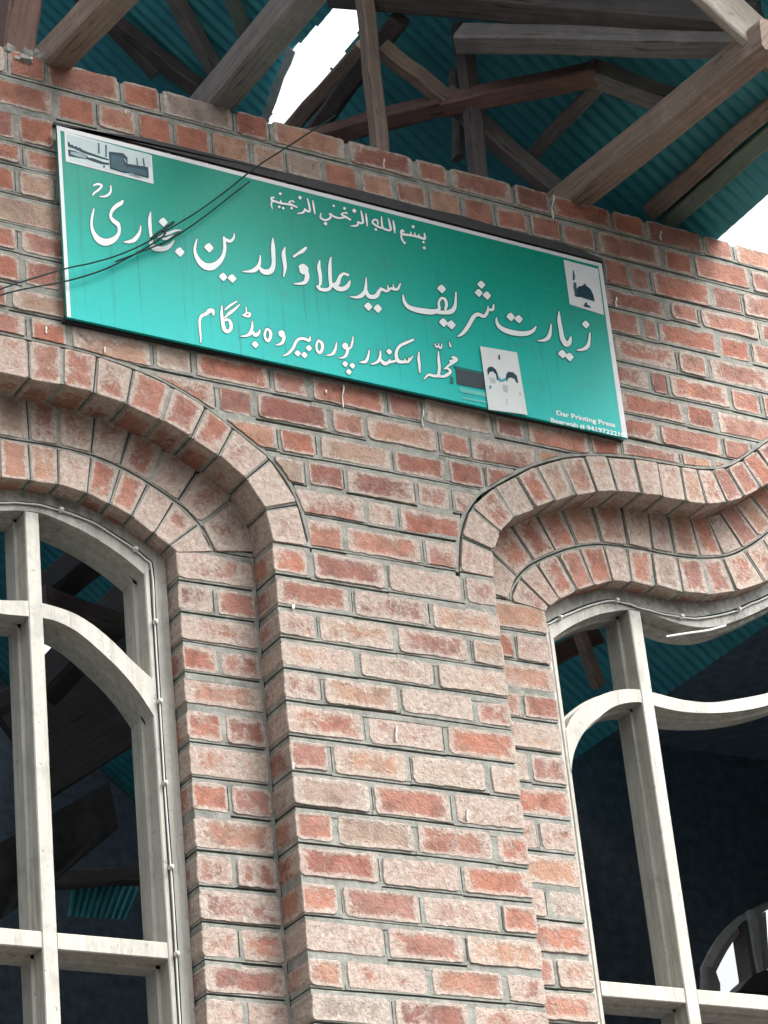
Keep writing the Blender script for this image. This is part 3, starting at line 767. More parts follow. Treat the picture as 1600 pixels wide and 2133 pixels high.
def lettering(name, groups, parent, grow_=0.0, m=None, d=.0012):
    b = MB(); cnt = 0
    for (ox, oy, s, strokes, dots) in groups:
        for pts in strokes:
            L, Rr, P, conv, cap = stroke_poly(pts, ox, oy, s, grow_)
            base = d + cnt * .00001; cnt += 1
            n = len(L); vs = []; fs = []
            for i in range(n):
                vs.append(sp(*L[i], base + i * .0000004)); vs.append(sp(*Rr[i], base + i * .0000005))
            for i in range(n - 1):
                fs.append((2 * i, 2 * i + 1, 2 * i + 3, 2 * i + 2))
            # rounded ends
            for (i0, i1) in ((0, 1), (n - 1, n - 2)):
                px_, py_ = P[i0][0] - P[i1][0], P[i0][1] - P[i1][1]; l = math.hypot(px_, py_) or 1
                h = max(P[i0][2], 4) / 2 * .9 + grow_; cx, cy = P[i0][0], P[i0][1]; k0 = len(vs); ang0 = math.atan2(py_, px_)
                ring_ = []
                for q in range(7):
                    an = ang0 - math.pi / 2 + math.pi * q / 6
                    ring_.append(sp(*conv((cx + math.cos(an) * h * .98, cy + math.sin(an) * h * .98)), base + (n + 3) * .0000004))
                vs += ring_; fs.append(tuple(range(k0, k0 + 7)))
            b.add(vs, fs)
        for (x, y, w_) in dots:
            base = d + cnt * .00001; cnt += 1; r = w_ / 2 * .96 + grow_ * 1.2
            q = [(x - r, y - r * .12), (x - r * .62, y - r * .62), (x - r * .08, y - r * .98), (x + r * .2, y - r * .9), (x + r * .95, y - r * .05), (x + r * .98, y + r * .12), (x + r * .25, y + r * .95), (x + r * .02, y + r), (x - r * .9, y + r * .1)]
            b.add([sp(ox + p[0] / s, oy + p[1] / s, base) for p in q], [tuple(range(len(q)))])
    return b.build(name, m or M_letter, parent)
T = []
T.append((170, 370, 4.706, [
 [(120,75,18),(160,62,24),(198,80,24),(165,120,24),(125,150,20),(110,172,16)],
 [(286,78,14),(286,130,22),(265,165,26),(225,184,24),(180,184,12)],
 [(405,225,20),(385,250,44),(345,275,46),(308,310,40),(288,350,32),(288,392,34),(318,428,46),(352,452,48),(368,490,36),(366,540,36),(335,590,52),(285,622,70),(225,632,76),(165,605,66),(122,550,44),(101,490,32),(98,430,28),(106,370,26),(121,306,14)],
 [(580,468,12),(574,520,26),(552,568,42),(512,612,46),(460,628,32),(415,630,12)],
 [(676,338,12),(668,400,36),(670,460,40),(675,520,36),(684,590,30)],
 [(690,600,30),(682,650,46),(715,688,60),(770,700,56),(825,690,52),(870,662,38),(905,620,14)],
 [(970,514,12),(915,520,26),(850,545,34),(790,560,34),(745,586,12)],
 [(770,590,14),(820,600,26),(870,582,26),(925,560,12)],
 [(1497,548,12),(1490,592,26),(1455,622,34),(1412,605,30),(1392,580,14)],
 [(1394,590,20),(1402,640,32),(1404,700,36),(1386,770,42),(1342,832,58),(1282,870,76),(1220,870,74),(1165,832,60),(1125,770,42),(1110,710,30),(1118,650,24),(1132,602,12)]],
 [(800,435,92),(962,728,98),(1248,686,98),(1388,973,86),(1476,987,90)]))
T.append((490, 480, 4.444, [
 [(232,232,12),(228,290,26),(212,335,42),(178,366,46),(130,378,26),(68,380,10)],
 [(348,72,12),(350,150,40),(354,230,42),(355,310,42),(335,368,56),(290,386,56),(250,372,46),(222,335,18)],
 [(463,155,10),(448,210,40),(455,280,42),(462,350,34),(449,426,12)],
 [(655,160,26),(620,192,38),(580,215,26),(545,240,28)],
 [(600,335,30),(625,332,56),(638,352,64),(640,378,60),(664,400,44),(664,440,50),(645,478,40),(600,492,26),(543,492,10)],
 [(618,340,58),(622,378,52),(654,384,48),(652,350,56)],
 [(782,280,14),(775,340,38),(788,420,36),(786,500,28),(756,520,16)],
 [(756,516,16),(790,543,34),(850,548,36),(884,520,32),(880,450,36),(876,370,40),(878,300,30),(886,250,14)],
 [(1045,412,26),(1005,400,26),(975,422,34),(960,455,38),(945,490,50),(910,510,30)],
 [(1062,468,16),(1040,515,44),(995,542,46),(945,532,50),(900,498,36)],
 [(1213,438,12),(1210,510,28),(1203,560,38),(1170,602,44),(1120,618,26),(1066,612,10)],
 [(1213,545,18),(1230,600,40),(1272,616,44),(1312,600,46),(1334,560,34),(1360,545,30),(1400,562,26),(1428,545,24),(1445,535,24),(1470,545,24),(1505,540,28),(1530,490,12)],
 [(1345,530,14),(1350,550,26)], [(1412,508,10),(1418,550,22)], [(1462,500,10),(1468,540,22)]],
 [(1232,704,82),(1320,722,84)]))
T.append((820, 560, 3.721, [
 [(74,203,12),(82,250,26),(112,292,34),(170,315,44),(240,328,48),(310,332,44),(352,312,26),(350,262,20),(370,228,22),(398,236,24),(410,275,26),(402,312,22)],
 [(345,335,34),(400,338,34),(445,330,42),(472,300,34),(481,250,22),(483,183,14)],
 [(776,278,14),(768,315,24),(735,318,22),(722,345,28),(700,368,28),(655,352,32),(622,370,36),(592,420,34),(560,472,34),(525,508,24),(497,522,10)],
 [(733,290,10),(730,320,18)],
 [(797,380,12),(802,420,26),(832,458,36),(890,485,44),(960,500,44),(1030,500,40),(1080,480,30),(1103,448,14)],
 [(1221,430,12),(1216,480,24),(1202,528,36),(1168,552,26),(1118,557,10)],
 [(1282,333,12),(1284,400,32),(1296,470,36),(1310,540,40),(1338,582,46),(1362,570,40),(1374,528,14)],
 [(1521,498,14),(1516,560,24),(1502,602,34),(1466,624,26),(1422,629,10)]],
 [(372,155,72),(386,416,72),(447,433,74),(680,122,66),(660,186,66),(724,206,68),(908,372,70),(970,389,68),(1308,660,70),(1364,682,70),(1490,431,64)]))
T2 = []
T2.append((400, 620, 4.706, [
 [(210,170,18),(205,130,40),(172,128,48),(138,158,38),(96,178,34),(76,222,28),(78,300,26),(85,370,20),(86,438,12)],
 [(293,78,12),(291,150,30),(300,230,38),(316,308,42),(350,332,38),(382,300,38),(378,245,34),(352,215,28),(322,222,24)],
 [(322,196,18),(370,150,34),(420,112,28),(467,66,12)],
 [(326,116,18),(375,76,26),(443,34,12)],
 [(531,92,12),(531,150,18),(500,172,20)], [(520,180,22),(560,182,26),(568,155,24),(540,150,18)],
 [(592,232,12),(590,290,28),(574,345,42),(540,370,28),(478,380,10)], [(590,330,24),(620,366,42),(652,348,34),(667,315,12)],
 [(735,300,22),(768,335,34),(770,385,34),(745,424,32),(716,390,26),(717,340,26),(735,300,22)],
 [(862,338,26),(880,340,50),(886,364,54),(902,395,36),(885,440,34),(855,458,22),(820,464,8)],
 [(866,340,40),(868,364,36),(890,366,40),(890,348,44)],
 [(1157,383,14),(1150,420,30),(1108,405,32),(1060,402,32),(1022,430,32),(990,495,30),(942,548,26),(892,570,10)],
 [(1238,415,22),(1272,445,34),(1280,492,36),(1255,540,32),(1225,510,26),(1222,460,26),(1238,415,22)],
 [(1416,438,12),(1410,490,26),(1386,543,36),(1350,562,22),(1314,565,8)],
 [(1579,382,12),(1572,440,24),(1555,488,24),(1520,500,28),(1488,478,34),(1502,456,38),(1520,470,30)],
 [(1532,495,30),(1512,562,34),(1476,588,20),(1436,590,8)]],
 [(620,460,72),(1146,495,66),(1036,546,66),(1102,562,66),(1502,650,62),(1572,667,62),(1537,727,62)]))
T2.append((700, 680, 3.902, [
 [(270,192,10),(262,240,22),(242,283,30),(206,290,16),(188,293,6)],
 [(361,198,12),(360,240,22),(345,280,28),(312,300,18),(284,306,8)],
 [(360,265,18),(392,300,34),(424,292,28),(440,270,14)], [(430,290,24),(465,285,24),(490,275,20)],
 [(628,108,20),(580,128,26),(522,156,26),(495,195,26),(490,240,30),(508,282,34),(560,288,24),(592,282,22),(625,240,10)], [(560,262,10),(562,285,20)], [(592,255,10),(594,280,18)],
 [(675,208,12),(672,260,24),(678,310,24),(681,374,12)],
 [(833,203,10),(835,270,24),(840,340,28),(828,398,28),(790,400,26),(752,393,22),(714,428,10)], [(826,400,24),(870,406,24),(905,392,30),(932,365,24),(905,340,20),(880,345,12)], [(890,338,16),(925,310,24),(955,290,30)],
 [(950,250,26),(978,268,34),(950,285,36),(930,280,24)],
 [(803,138,8),(815,165,16),(834,158,14),(834,136,8)], [(834,158,14),(852,178,16),(862,138,8)], [(920,125,8),(931,162,18)]],
 [(433,205,52)]))
T3 = [(540, 380, 4.444, [
 [(1530,472,16),(1532,520,26),(1485,508,24),(1440,496,22),(1395,488,22),(1350,482,24),(1315,468,22),(1322,442,22),(1338,455,18)], [(1318,480,20),(1318,515,20),(1342,562,14)],
 [(1478,478,10),(1482,508,20)], [(1440,466,10),(1444,496,20)], [(1402,456,10),(1406,486,20)],
 [(1240,353,12),(1250,410,24),(1255,466,14)], [(1196,333,12),(1210,390,22),(1215,442,22),(1150,425,22),(1136,380,20),(1132,318,12)], [(1150,425,20),(1098,408,20),(1050,372,22),(1065,345,18),(1092,350,18),(1100,385,16)],
 [(988,288,12),(994,340,22),(1001,402,14)], [(941,263,12),(955,320,22),(958,375,22),(912,368,20)], [(922,365,16),(905,398,22),(850,402,10)],
 [(845,345,18),(800,318,22),(760,292,14),(802,280,16),(815,290,12)], [(800,318,20),(745,330,20),(700,318,20),(650,292,18)], [(665,290,18),(655,330,22),(610,348,22),(568,325,20),(572,286,12)],
 [(495,168,12),(505,225,22),(515,288,14)], [(446,148,12),(462,210,22),(466,268,22),(420,252,20)], [(425,245,16),(405,278,22),(355,288,10)],
 [(350,228,16),(310,210,20),(275,182,12),(310,172,16),(325,185,10)], [(310,210,20),(255,200,20),(200,192,20),(155,178,20),(120,165,24),(112,140,16),(135,140,18)], [(118,175,16),(112,205,18),(122,243,10)], [(198,165,12),(202,192,20)]],
 [(1425,410,34),(1528,606,34),(1521,552,28),(1348,560,28),(1080,436,30),(880,262,44),(790,240,32),(614,381,40),(690,216,26),(378,140,40),(195,104,32),(185,226,30),(222,238,30),(300,238,30)])]
for nm, grp, g in (('main_lettering', T, 1.0), ('address_lettering', T2, 1.0), ('heading_lettering', T3, 1.0)):
    lo = lettering(nm, grp, sign, 0.0, M_letter, .0020)
    lettering('letter_outline', grp, lo, 6.5 if nm != 'heading_lettering' else 5.0, M_halo, .0008)
# printer's imprint in the lower right corner
def small_text(txt, p0, p1, h, parent):
    cu = bpy.data.curves.new('imprint', 'FONT'); cu.body = txt; cu.size = 1.0; cu.offset = .022
    o = bpy.data.objects.new('imprint', cu); COL.objects.link(o); bpy.context.view_layer.update()
    dg = bpy.context.evaluated_depsgraph_get(); me = bpy.data.meshes.new_from_object(o.evaluated_get(dg)); bpy.data.objects.remove(o)
    xs = [v.co.x for v in me.vertices]; ys = [v.co.y for v in me.vertices]; w_ = max(xs) - min(xs); x0 = min(xs)
    A = sp(*p0, .0012); B = sp(*p1, .0012); ex = (B - A) / w_
    cap = max(ys)
    for v in me.vertices:
        q = A + ex * (v.co.x - x0) + Vector((0, 0, 1)) * (v.co.y / .7 * h); v.co = q
    me.materials.append(M_letter); o = bpy.data.objects.new('imprint', me); COL.objects.link(o); o.parent = parent; o.matrix_parent_inverse = parent.matrix_basis.inverted()
small_text('Dar Printing Press', (1160, 864), (1282, 890), .0155, sign)
small_text('Beerwah # 9419722210', (1148, 879), (1302, 911), .0150, sign)
# printed pictures in the corners
pic = flat('printed_picture', [[(134, 274), (316, 324), (320, 383), (137, 336)]], M_border, sign, .0016)
Zp = lambda l: [(120 + x / 7.619, 270 + y / 7.619) for x, y in l]
flat('picture_sky', [Zp([(140, 70), (1470, 395), (1490, 600), (1440, 590), (1110, 540), (810, 500), (165, 300), (150, 200)])], M_grey2 if False else make_flat('print_pale_sky', (.46, .56, .57), .5, .05), pic, .0019)
flat('picture_ground', [Zp([(165, 310), (830, 500), (830, 620), (1100, 700), (1450, 775), (1450, 800), (850, 660), (180, 480)])], make_flat('print_pale_ground', (.52, .62, .62), .5, .08), pic, .0021)
flat('picture_dark_shapes', [Zp([(160, 200), (180, 190), (205, 240), (235, 235), (260, 265), (300, 260), (330, 290), (352, 280), (400, 320), (470, 350), (560, 380), (700, 430), (810, 465), (810, 490), (690, 460), (450, 385), (280, 310), (165, 265)]),
     Zp([(165, 310), (300, 345), (480, 420), (480, 470), (340, 450), (175, 420)]), Zp([(480, 440), (560, 450), (720, 510), (820, 530), (820, 560), (700, 550), (580, 510), (480, 475)]),
     Zp([(812, 345), (1040, 372), (1110, 440), (1112, 540), (1440, 595), (1450, 770), (1120, 690), (1060, 690), (830, 620)]),
     Zp([(725, 565), (755, 570), (750, 605), (722, 600)])], M_navy, pic, .0024)
flat('picture_mid_shapes', [Zp([(850, 400), (1030, 430), (1060, 560), (1120, 620), (1120, 670), (1000, 650), (850, 590)]), Zp([(1120, 590), (1420, 640), (1420, 740), (1120, 670)])], M_navy2, pic, .0030)
flat('picture_light_shapes', [Zp([(205, 345), (330, 365), (470, 430), (440, 455), (330, 430), (210, 390)]), Zp([(1045, 460), (1075, 465), (1100, 520), (1080, 520)]), Zp([(1120, 690), (1180, 690), (1330, 760), (1300, 765), (1150, 720)])], M_grey2, pic, .0030)
flat('picture_towers', [Zp([(640, 205), (664, 210), (670, 380), (640, 375)]), Zp([(755, 240), (782, 245), (782, 435), (758, 430)]), Zp([(1247, 440), (1262, 445), (1280, 560), (1256, 560)]), Zp([(1348, 450), (1370, 455), (1388, 585), (1362, 580)])], M_navy2, pic, .0027)
pic2 = flat('printed_picture', [[(1174, 541), (1246, 560), (1258, 656), (1187, 634)]], M_border, sign, .0016)
Zq = lambda l: [(820 + x / 3.721, 560 + y / 3.721) for x, y in l]
flat('picture_dome', [Zq([(1420, 218), (1412, 165), (1435, 135), (1465, 130), (1481, 112), (1495, 130), (1530, 160), (1550, 205), (1560, 252), (1500, 235), (1450, 218)]), Zq([(1472, 290), (1488, 258), (1500, 262), (1500, 278), (1515, 282), (1532, 304), (1505, 298)]), Zq([(1400, 205), (1404, 198), (1435, 205), (1430, 218)])], M_navy, pic2, .0024)
flat('picture_minaret', [Zq([(1390, 10), (1396, 12), (1408, 60), (1402, 90), (1388, 85)]), Zq([(1396, 104), (1416, 108), (1424, 200), (1408, 205), (1394, 140)])], M_navy2, pic2, .0024)
# slate-coloured patch left where the vinyl has gone, and pale streaks below it
flat('torn_patch', [[(949, 763), (1008, 777), (1010, 811), (952, 800)]], M_slate, sign, .0018)
flat('torn_patch_rim', [[(943, 761), (1008, 775), (1008, 779), (950, 768)], [(938, 783), (944, 786), (946, 798), (938, 799)]], M_halo, sign, .0022)
flat('faded_streak', [[(956, 806), (1012, 818), (1016, 828), (958, 816)], [(962, 826), (1016, 836), (1018, 841), (962, 830)]], make_flat('print_faded', (.12, .50, .45), .5, .1), sign, .0014)
pst = empty('paper_poster', (4.33, SY, 5.73)); tag(pst, 'small white paper poster with two dark arched shapes stuck low on the green signboard', 'poster'); bpy.context.view_layer.update()
flat('paper', [[(1000, 721), (1077, 734), (1099, 864), (1018, 853)]], M_paper, pst, .0052)
Zr = lambda l: [(700 + x / 3.902, 680 + y / 3.902) for x, y in l]
flat('printed_mark', [Zr([(1228, 350), (1240, 330), (1270, 325), (1300, 350), (1315, 385), (1322, 440), (1308, 435), (1300, 390), (1275, 365), (1250, 370), (1235, 400)]),
                      Zr([(1380, 430), (1385, 385), (1400, 367), (1440, 372), (1470, 400), (1482, 460), (1468, 460), (1450, 425), (1420, 415), (1400, 420), (1392, 450)]),
                      Zr([(1318, 232), (1332, 230), (1335, 268), (1322, 272)])], M_navy, pst, .0056)
flat('printed_tint', [Zr([(1318, 400), (1345, 430), (1385, 415), (1375, 445), (1330, 452)]), Zr([(1245, 480), (1262, 478), (1265, 505), (1248, 508)])], make_flat('print_blue', (.04, .35, .42), .5, .1), pst, .0059)
flat('printed_smudge', [Zr([(1350, 470), (1400, 480), (1395, 540), (1360, 530)]), Zr([(1240, 410), (1290, 420), (1300, 460), (1260, 465)]), Zr([(1488, 535), (1505, 538), (1506, 565), (1490, 562)]), Zr([(1380, 590), (1395, 592), (1392, 640), (1384, 638)])], make_flat('print_smudge', (.45, .50, .50), .6, .15), pst, .0055)

# two thin wires in front of the board
def wire(pts, r, Y0, Y1, label):
    P = crom([(x, y) for x, y in pts], 5); n = len(P)
    b = MB(); b.tube([at(x, y, Y0 + (Y1 - Y0) * i / (n - 1)) for i, (x, y) in enumerate(P)], r, 6)
    return tag(b.build('wire', M_wire, smooth=True), label, 'wire')
wire([(-60, 640), (0, 615), (60, 600), (140, 585), (215, 562), (270, 535), (330, 500), (345, 485)], .0024, -.05, -.055, 'lower left thin dark wire sagging across the left end of the green signboard')
wire([(-60, 625), (30, 592), (135, 560), (190, 548), (250, 530), (305, 505), (372, 465), (420, 435), (478, 392), (505, 370), (545, 340), (600, 305), (700, 240)], .0023, -.06, -.06, 'upper thin dark wire running up across the green signboard to the brick above')
wire([(240, 545), (300, 522), (325, 512), (352, 500), (385, 480), (440, 440), (488, 402), (520, 378)], .0023, -.055, -.058, 'second thin dark wire ending beside the upper one on the green signboard')
b = MB()
for ptl in ([(315, 497), (330, 484), (347, 474), (362, 462)], [(335, 509), (352, 500), (366, 490), (374, 484)], [(340, 482), (350, 470), (358, 468)]):
    b.tube([at(x, y, -.062) for x, y in ptl], .0038, 6)
tag(b.build('wire_knot', M_wire), 'black taped knot where the thin wires meet on the letters of the green signboard', 'wire joint')

# ------------------------------------------------------------------ roof above
PHI = math.radians(40); WE = at(1502, 493, 0.0)
nP = Vector((math.sin(PHI), 0, math.cos(PHI))); dn = Vector((math.cos(PHI), 0, -math.sin(PHI)))
def onP(x, y, drop=0.0):
    """where the sight line of a photo pixel meets the plane `drop` metres under the roof sheets"""
    a, b_ = (x - 800) / FPX, (y - 1066.5) / FPX
    d = Vector([RW[0][i] * a + RW[1][i] * b_ + RW[2][i] for i in range(3)]); o = Vector(CAM)
    k = nP.dot(WE - nP * drop - o) / nP.dot(d); return o + d * k
roof = empty('timber_roof', (3.5, 1, 6.5)); tag(roof, 'open timber roof of joists and struts under teal corrugated sheets above the brick wall', 'roof'); bpy.context.view_layer.update()
def inside(p, poly):
    c = False; n = len(poly)
    for i in range(n):
        (x0, y0), (x1, y1) = poly[i], poly[i - 1]
        if (y0 > p[1]) != (y1 > p[1]) and p[0] < (x1 - x0) * (p[1] - y0) / (y1 - y0) + x0: c = not c
    return c
hole_px = [(556, 262), (608, 106), (700, 14), (738, -30), (800, -30), (796, 12), (768, 30), (743, 74), (697, 140), (682, 144), (698, 160), (650, 205), (600, 264)]
H = [onP(x, y) for x, y in hole_px]; H1 = [(p.y, (p - WE).dot(dn)) for p in H]
hole2 = [(70, 1318), (84, 1322), (122, 1338), (124, 1350), (98, 1376), (70, 1390)]
H2 = [(p.y, (p - WE).dot(dn)) for p in (onP(x, y) for x, y in hole2)]
def sheet(v0, v1, u0, u1, su=.05, sv=.0095, lift=0.0):
    """one corrugated sheet: v is depth, u the distance down the slope from the eave line WE"""
    mb = MB(); nv = int((v1 - v0) / sv); nu = max(2, int((u1 - u0) / su)); idx = {}; vs = []; fs = []
    def vert(i, j):
        if (i, j) not in idx:
            v = v0 + (v1 - v0) * i / nv; u = u0 + (u1 - u0) * j / nu
            p = WE + dn * u + nP * (.0045 * math.cos(v / .048 * 2 * math.pi) + lift); idx[(i, j)] = len(vs); vs.append((p.x, v, p.z))
        return idx[(i, j)]
    for i in range(nv):
        for j in range(nu):
            v = v0 + (v1 - v0) * (i + .5) / nv; u = u0 + (u1 - u0) * (j + .5) / nu
            if inside((v, u), H1) or inside((v, u), H2): continue
            fs.append((vert(i, j), vert(i + 1, j), vert(i + 1, j + 1), vert(i, j + 1)))
    if fs:
        mb.add(vs, fs); mb.build('corrugated_sheet', M_sheet, roof, smooth=True)
vv = -1.25; q = 0
while vv < 4.9:
    v1 = min(vv + .78, 5.0)
    near = vv < 1.5
    if vv < -.2: rng = [(-5.0, -2.4), (-2.45, 0.0)]
    else: rng = [(-5.0, -2.4), (-2.45, 0.0), (-.03, 1.15)]
    for k, (a, b_) in enumerate(rng): sheet(vv, v1 + .03, a, b_, su=.008 if near or 3.2 < vv else .1, sv=.007 if near else .012, lift=.004 * k + .005 * (q % 2))
    vv = v1; q += 1

def timber(name, A, B, w_, h, m=M_wood, up=(0, 0, 1), rough=.004):
    b = MB(); b.beam(A, B, w_, h, up, rough); return b.build(name, m, roof)
# joists resting on the wall and carrying the eaves outwards
def joist(px_, py_, slope, w_, h, y_in, y_out, m=M_wood):
    A = at(px_, py_, 0.0); x, z = A.x, A.z + h / 2
    timber('joist', (x, y_in, z - slope * y_in * -1 if False else z + slope * y_in), (x, y_out, z + slope * y_out), w_, h, m)
joist(122, 140, .17, .085, .10, .5, -1.2)
joist(462, 226, .02, .085, .11, .5, -1.2, M_wood_grey)
joist(1212, 424, .10, .085, .10, .6, -1.0)
# verge board closing the roof edge, seen from below at the top right
A_, B_ = at(1440, -52, -.93), at(1700, 178, -.93)
timber('verge_board', A_, B_, .03, .13, M_wood_fresh, up=(0, 0, 1))
A_, B_ = at(1440, -20, -.90), at(1640, 165, -.90)
timber('verge_batten', A_, B_, .03, .045, M_wood)
# purlins and struts laid under the sheets
def under(name, p, q_, w_, h, d0=.05, d1=None, m=M_wood_grey):
    return timber(name, onP(*p, d0), onP(*q_, d1 if d1 is not None else d0), w_, h, m, up=tuple(nP))
under('purlin', (1355, 440), (1640, 190), .055, .05, .04, m=M_wood)
under('purlin', (1392, 462), (1680, 215), .055, .04, .03, m=M_wood_green)
under('purlin', (1090, 345), (1258, 165), .045, .06, .10, m=M_wood_grey)
under('purlin', (200, 20), (440, 205), .06, .05, .04, m=M_wood_dark)
under('rafter', (355, -20), (448, 150), .05, .05, .04, m=M_wood_grey)
under('batten', (480, -20), (508, 70), .05, .03, .04, m=M_wood_green)
under('rafter', (795, 98), (940, 215), .045, .06, .25, m=M_wood)
under('rafter', (925, 195), (1175, 415), .055, .07, .22, m=M_wood_grey)
under('tie_beam', (960, 80), (1560, 88), .07, .09, .22, .15, M_wood_grey)
under('tie_beam', (700, -30), (1570, 50), .09, .14, .12, .08, M_wood_dark)
under('brace', (600, 300), (930, 215), .06, .075, .30, .26, M_wood_red)
under('brace', (925, 218), (1250, 152), .06, .075, .26, .12, M_wood_red)
under('brace', (1225, 148), (1430, 222), .06, .085, .12, .10, M_wood_grey)
under('strut', (600, 275), (760, 95), .055, .06, .12, m=M_wood)
under('strut', (660, 270), (830, 40), .06, .06, .16, m=M_wood_dark)
under('purlin', (560, 235), (760, -30), .06, .05, .02, m=M_wood_dark) if False else None
# posts
def post(p0, p1, Y0, Y1, w_, d_, m=M_wood_dark):
    timber('post', at(*p0, Y0), at(*p1, Y1), w_, d_, m, up=(0, 1, 0))
post((1002, 400), (962, 55), .12, .12, .05, .05, M_wood_dark)
post((790, 330), (758, -20), .16, .16, .045, .05, M_wood)
post((955, 330), (942, 40), .30, .30, .03, .04, M_wood_grey)
post((28, 175), (45, -20), .16, .16, .10, .08, M_wood_red)
post((-10, 160), (5, -20), .3, .3, .09, .08, M_wood_dark)
# edge strip of bent flashing beside the gap
under('flashing', (545, 262), (606, 104), .030, .006, .03, m=make_flat('pale_flashing', (.45, .55, .56), .5, .2))
under('rafter', (150, -30), (330, 150), .05, .05, .05, m=M_wood_dark)
# lumps of dried mortar and a broken brick end on the wall head, far left
b = MB()
for i in range(26):
    c = at(5 + rnd() * 88, 108 + rnd() * 45, .01 + rnd() * .05); r = .012 + rnd() * .016
    pts = []
    for a in range(4):
        for k in range(6):
            th = math.pi * (a + .5) / 4; ph = 2 * math.pi * k / 6; rr = r * (.7 + rnd() * .6)
            pts.append((c.x + rr * math.sin(th) * math.cos(ph), c.y + rr * math.sin(th) * math.sin(ph), c.z + rr * math.cos(th)))
    fs = [(a * 6 + k, a * 6 + (k + 1) % 6, (a + 1) * 6 + (k + 1) % 6, (a + 1) * 6 + k) for a in range(3) for k in range(6)] + [tuple(range(5, -1, -1)), tuple(18 + k for k in range(6))]
    b.add(pts, fs)
tag(b.build('mortar_heap', M_mortar), 'lumpy heap of grey mortar on the wall top at far left', 'mortar heap')

# ------------------------------------------------------------------ room behind the windows
def struct(name, mb, m): return tag(mb.build(name, m), kind='structure')
YBK = 2.7
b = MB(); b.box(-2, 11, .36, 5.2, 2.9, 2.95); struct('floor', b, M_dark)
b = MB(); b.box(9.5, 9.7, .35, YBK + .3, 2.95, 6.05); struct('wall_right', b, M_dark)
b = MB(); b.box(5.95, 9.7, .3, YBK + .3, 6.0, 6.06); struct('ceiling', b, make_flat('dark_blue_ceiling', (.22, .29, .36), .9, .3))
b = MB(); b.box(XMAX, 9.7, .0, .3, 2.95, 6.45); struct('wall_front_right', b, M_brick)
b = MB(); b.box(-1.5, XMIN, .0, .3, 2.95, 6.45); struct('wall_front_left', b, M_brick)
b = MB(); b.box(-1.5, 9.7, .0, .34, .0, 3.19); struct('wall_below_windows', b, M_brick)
# back wall with the arched opening of the far window
Z2 = lambda l: [(1360 + x / 4.925, 1700 + y / 4.925) for x, y in l]
def yz(l, Y=YBK): return [(p.x, p.z) for p in (at(x, y, Y) for x, y in Z2(l))]
oc = yz([(480, 2400), (480, 1780), (485, 1560), (560, 1400), (640, 1270), (740, 1150), (860, 1040), (1000, 960), (1180, 870), (1400, 790)])
ox0 = oc[0][0]; ox1 = oc[-1][0] + .3; zt = oc[-1][1] + .02
b = MB()
b.box(6.0, ox0, YBK, YBK + .22, 2.95, 6.0); b.box(ox0, ox1, YBK, YBK + .22, zt, 6.0); b.box(ox1, 9.5, YBK, YBK + .22, 2.95, 6.0); b.box(ox0, ox1, YBK, YBK + .22, 2.95, 4.3)
b.prism([(ox0, zt)] + [(x, z) for x, z in oc[1:]] + [(oc[-1][0], zt)], YBK, YBK + .22)
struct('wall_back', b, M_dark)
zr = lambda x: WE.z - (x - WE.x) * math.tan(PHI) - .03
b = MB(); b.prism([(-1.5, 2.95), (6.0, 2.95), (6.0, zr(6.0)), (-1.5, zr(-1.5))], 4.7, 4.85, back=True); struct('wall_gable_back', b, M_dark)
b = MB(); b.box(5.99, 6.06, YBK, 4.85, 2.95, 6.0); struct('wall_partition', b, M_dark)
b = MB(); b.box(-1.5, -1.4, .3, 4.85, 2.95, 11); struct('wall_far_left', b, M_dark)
fw = empty('far_window', (ox0 + .4, YBK, 4.4)); tag(fw, 'far grey-framed arched window with white sky behind it, seen deep through the right window', 'window'); bpy.context.view_layer.update()
M_farpaint = make_flat('pale_far_paint', (.80, .78, .76), .6, .15)  # paint tone raised so the far frame reads light
def fpart(name, l, y0, y1, m=M_farpaint):
    b = MB(); P = yz(l, YBK); ar = sum(P[k][0] * P[(k + 1) % len(P)][1] - P[(k + 1) % len(P)][0] * P[k][1] for k in range(len(P)))
    b.prism(P if ar > 0 else P[::-1], y0, y1, back=True); b.build(name, m, fw)
fpart('frame_jamb', [(482, 1555), (520, 1560), (545, 1760), (560, 2133), (500, 2133)], YBK - .02, YBK + .05)
fpart('frame_jamb', [(565, 1570), (680, 1580), (700, 1640), (722, 1700), (735, 2133), (600, 2133)], YBK + .02, YBK + .08)
fpart('frame_head', [(485, 1555), (560, 1400), (640, 1270), (740, 1150), (860, 1040), (905, 1090), (800, 1200), (700, 1330), (640, 1440), (580, 1570)], YBK - .02, YBK + .06)
fpart('head_bead', [(580, 1570), (640, 1440), (700, 1330), (800, 1200), (895, 1100), (925, 1190), (860, 1260), (790, 1370), (730, 1480), (690, 1560), (680, 1585)], YBK + .02, YBK + .09)
fpart('mullion', [(905, 1080), (955, 1080), (1050, 1640), (1065, 1900), (1005, 1900), (1000, 1620), (940, 1230)], YBK - .01, YBK + .08, M_wood_grey)
fpart('mullion_bead', [(955, 980), (1030, 980), (1100, 1600), (1060, 1620), (1010, 1420)], YBK - .025, YBK + .04)
fpart('mullion', [(1040, 1010), (1160, 980), (1200, 1560), (1140, 1590)], YBK + .0, YBK + .07)
fpart('frame_head', [(860, 1040), (1000, 960), (1180, 870), (1300, 830), (1300, 880), (1180, 960), (1040, 1010), (905, 1085)], YBK + .01, YBK + .07)
fpart('curved_transom', [(840, 1815), (880, 1770), (930, 1710), (1000, 1650), (1090, 1610), (1182, 1590), (1320, 1560), (1320, 1830), (1182, 1840)], YBK - .03, YBK + .08, M_wood_dark)
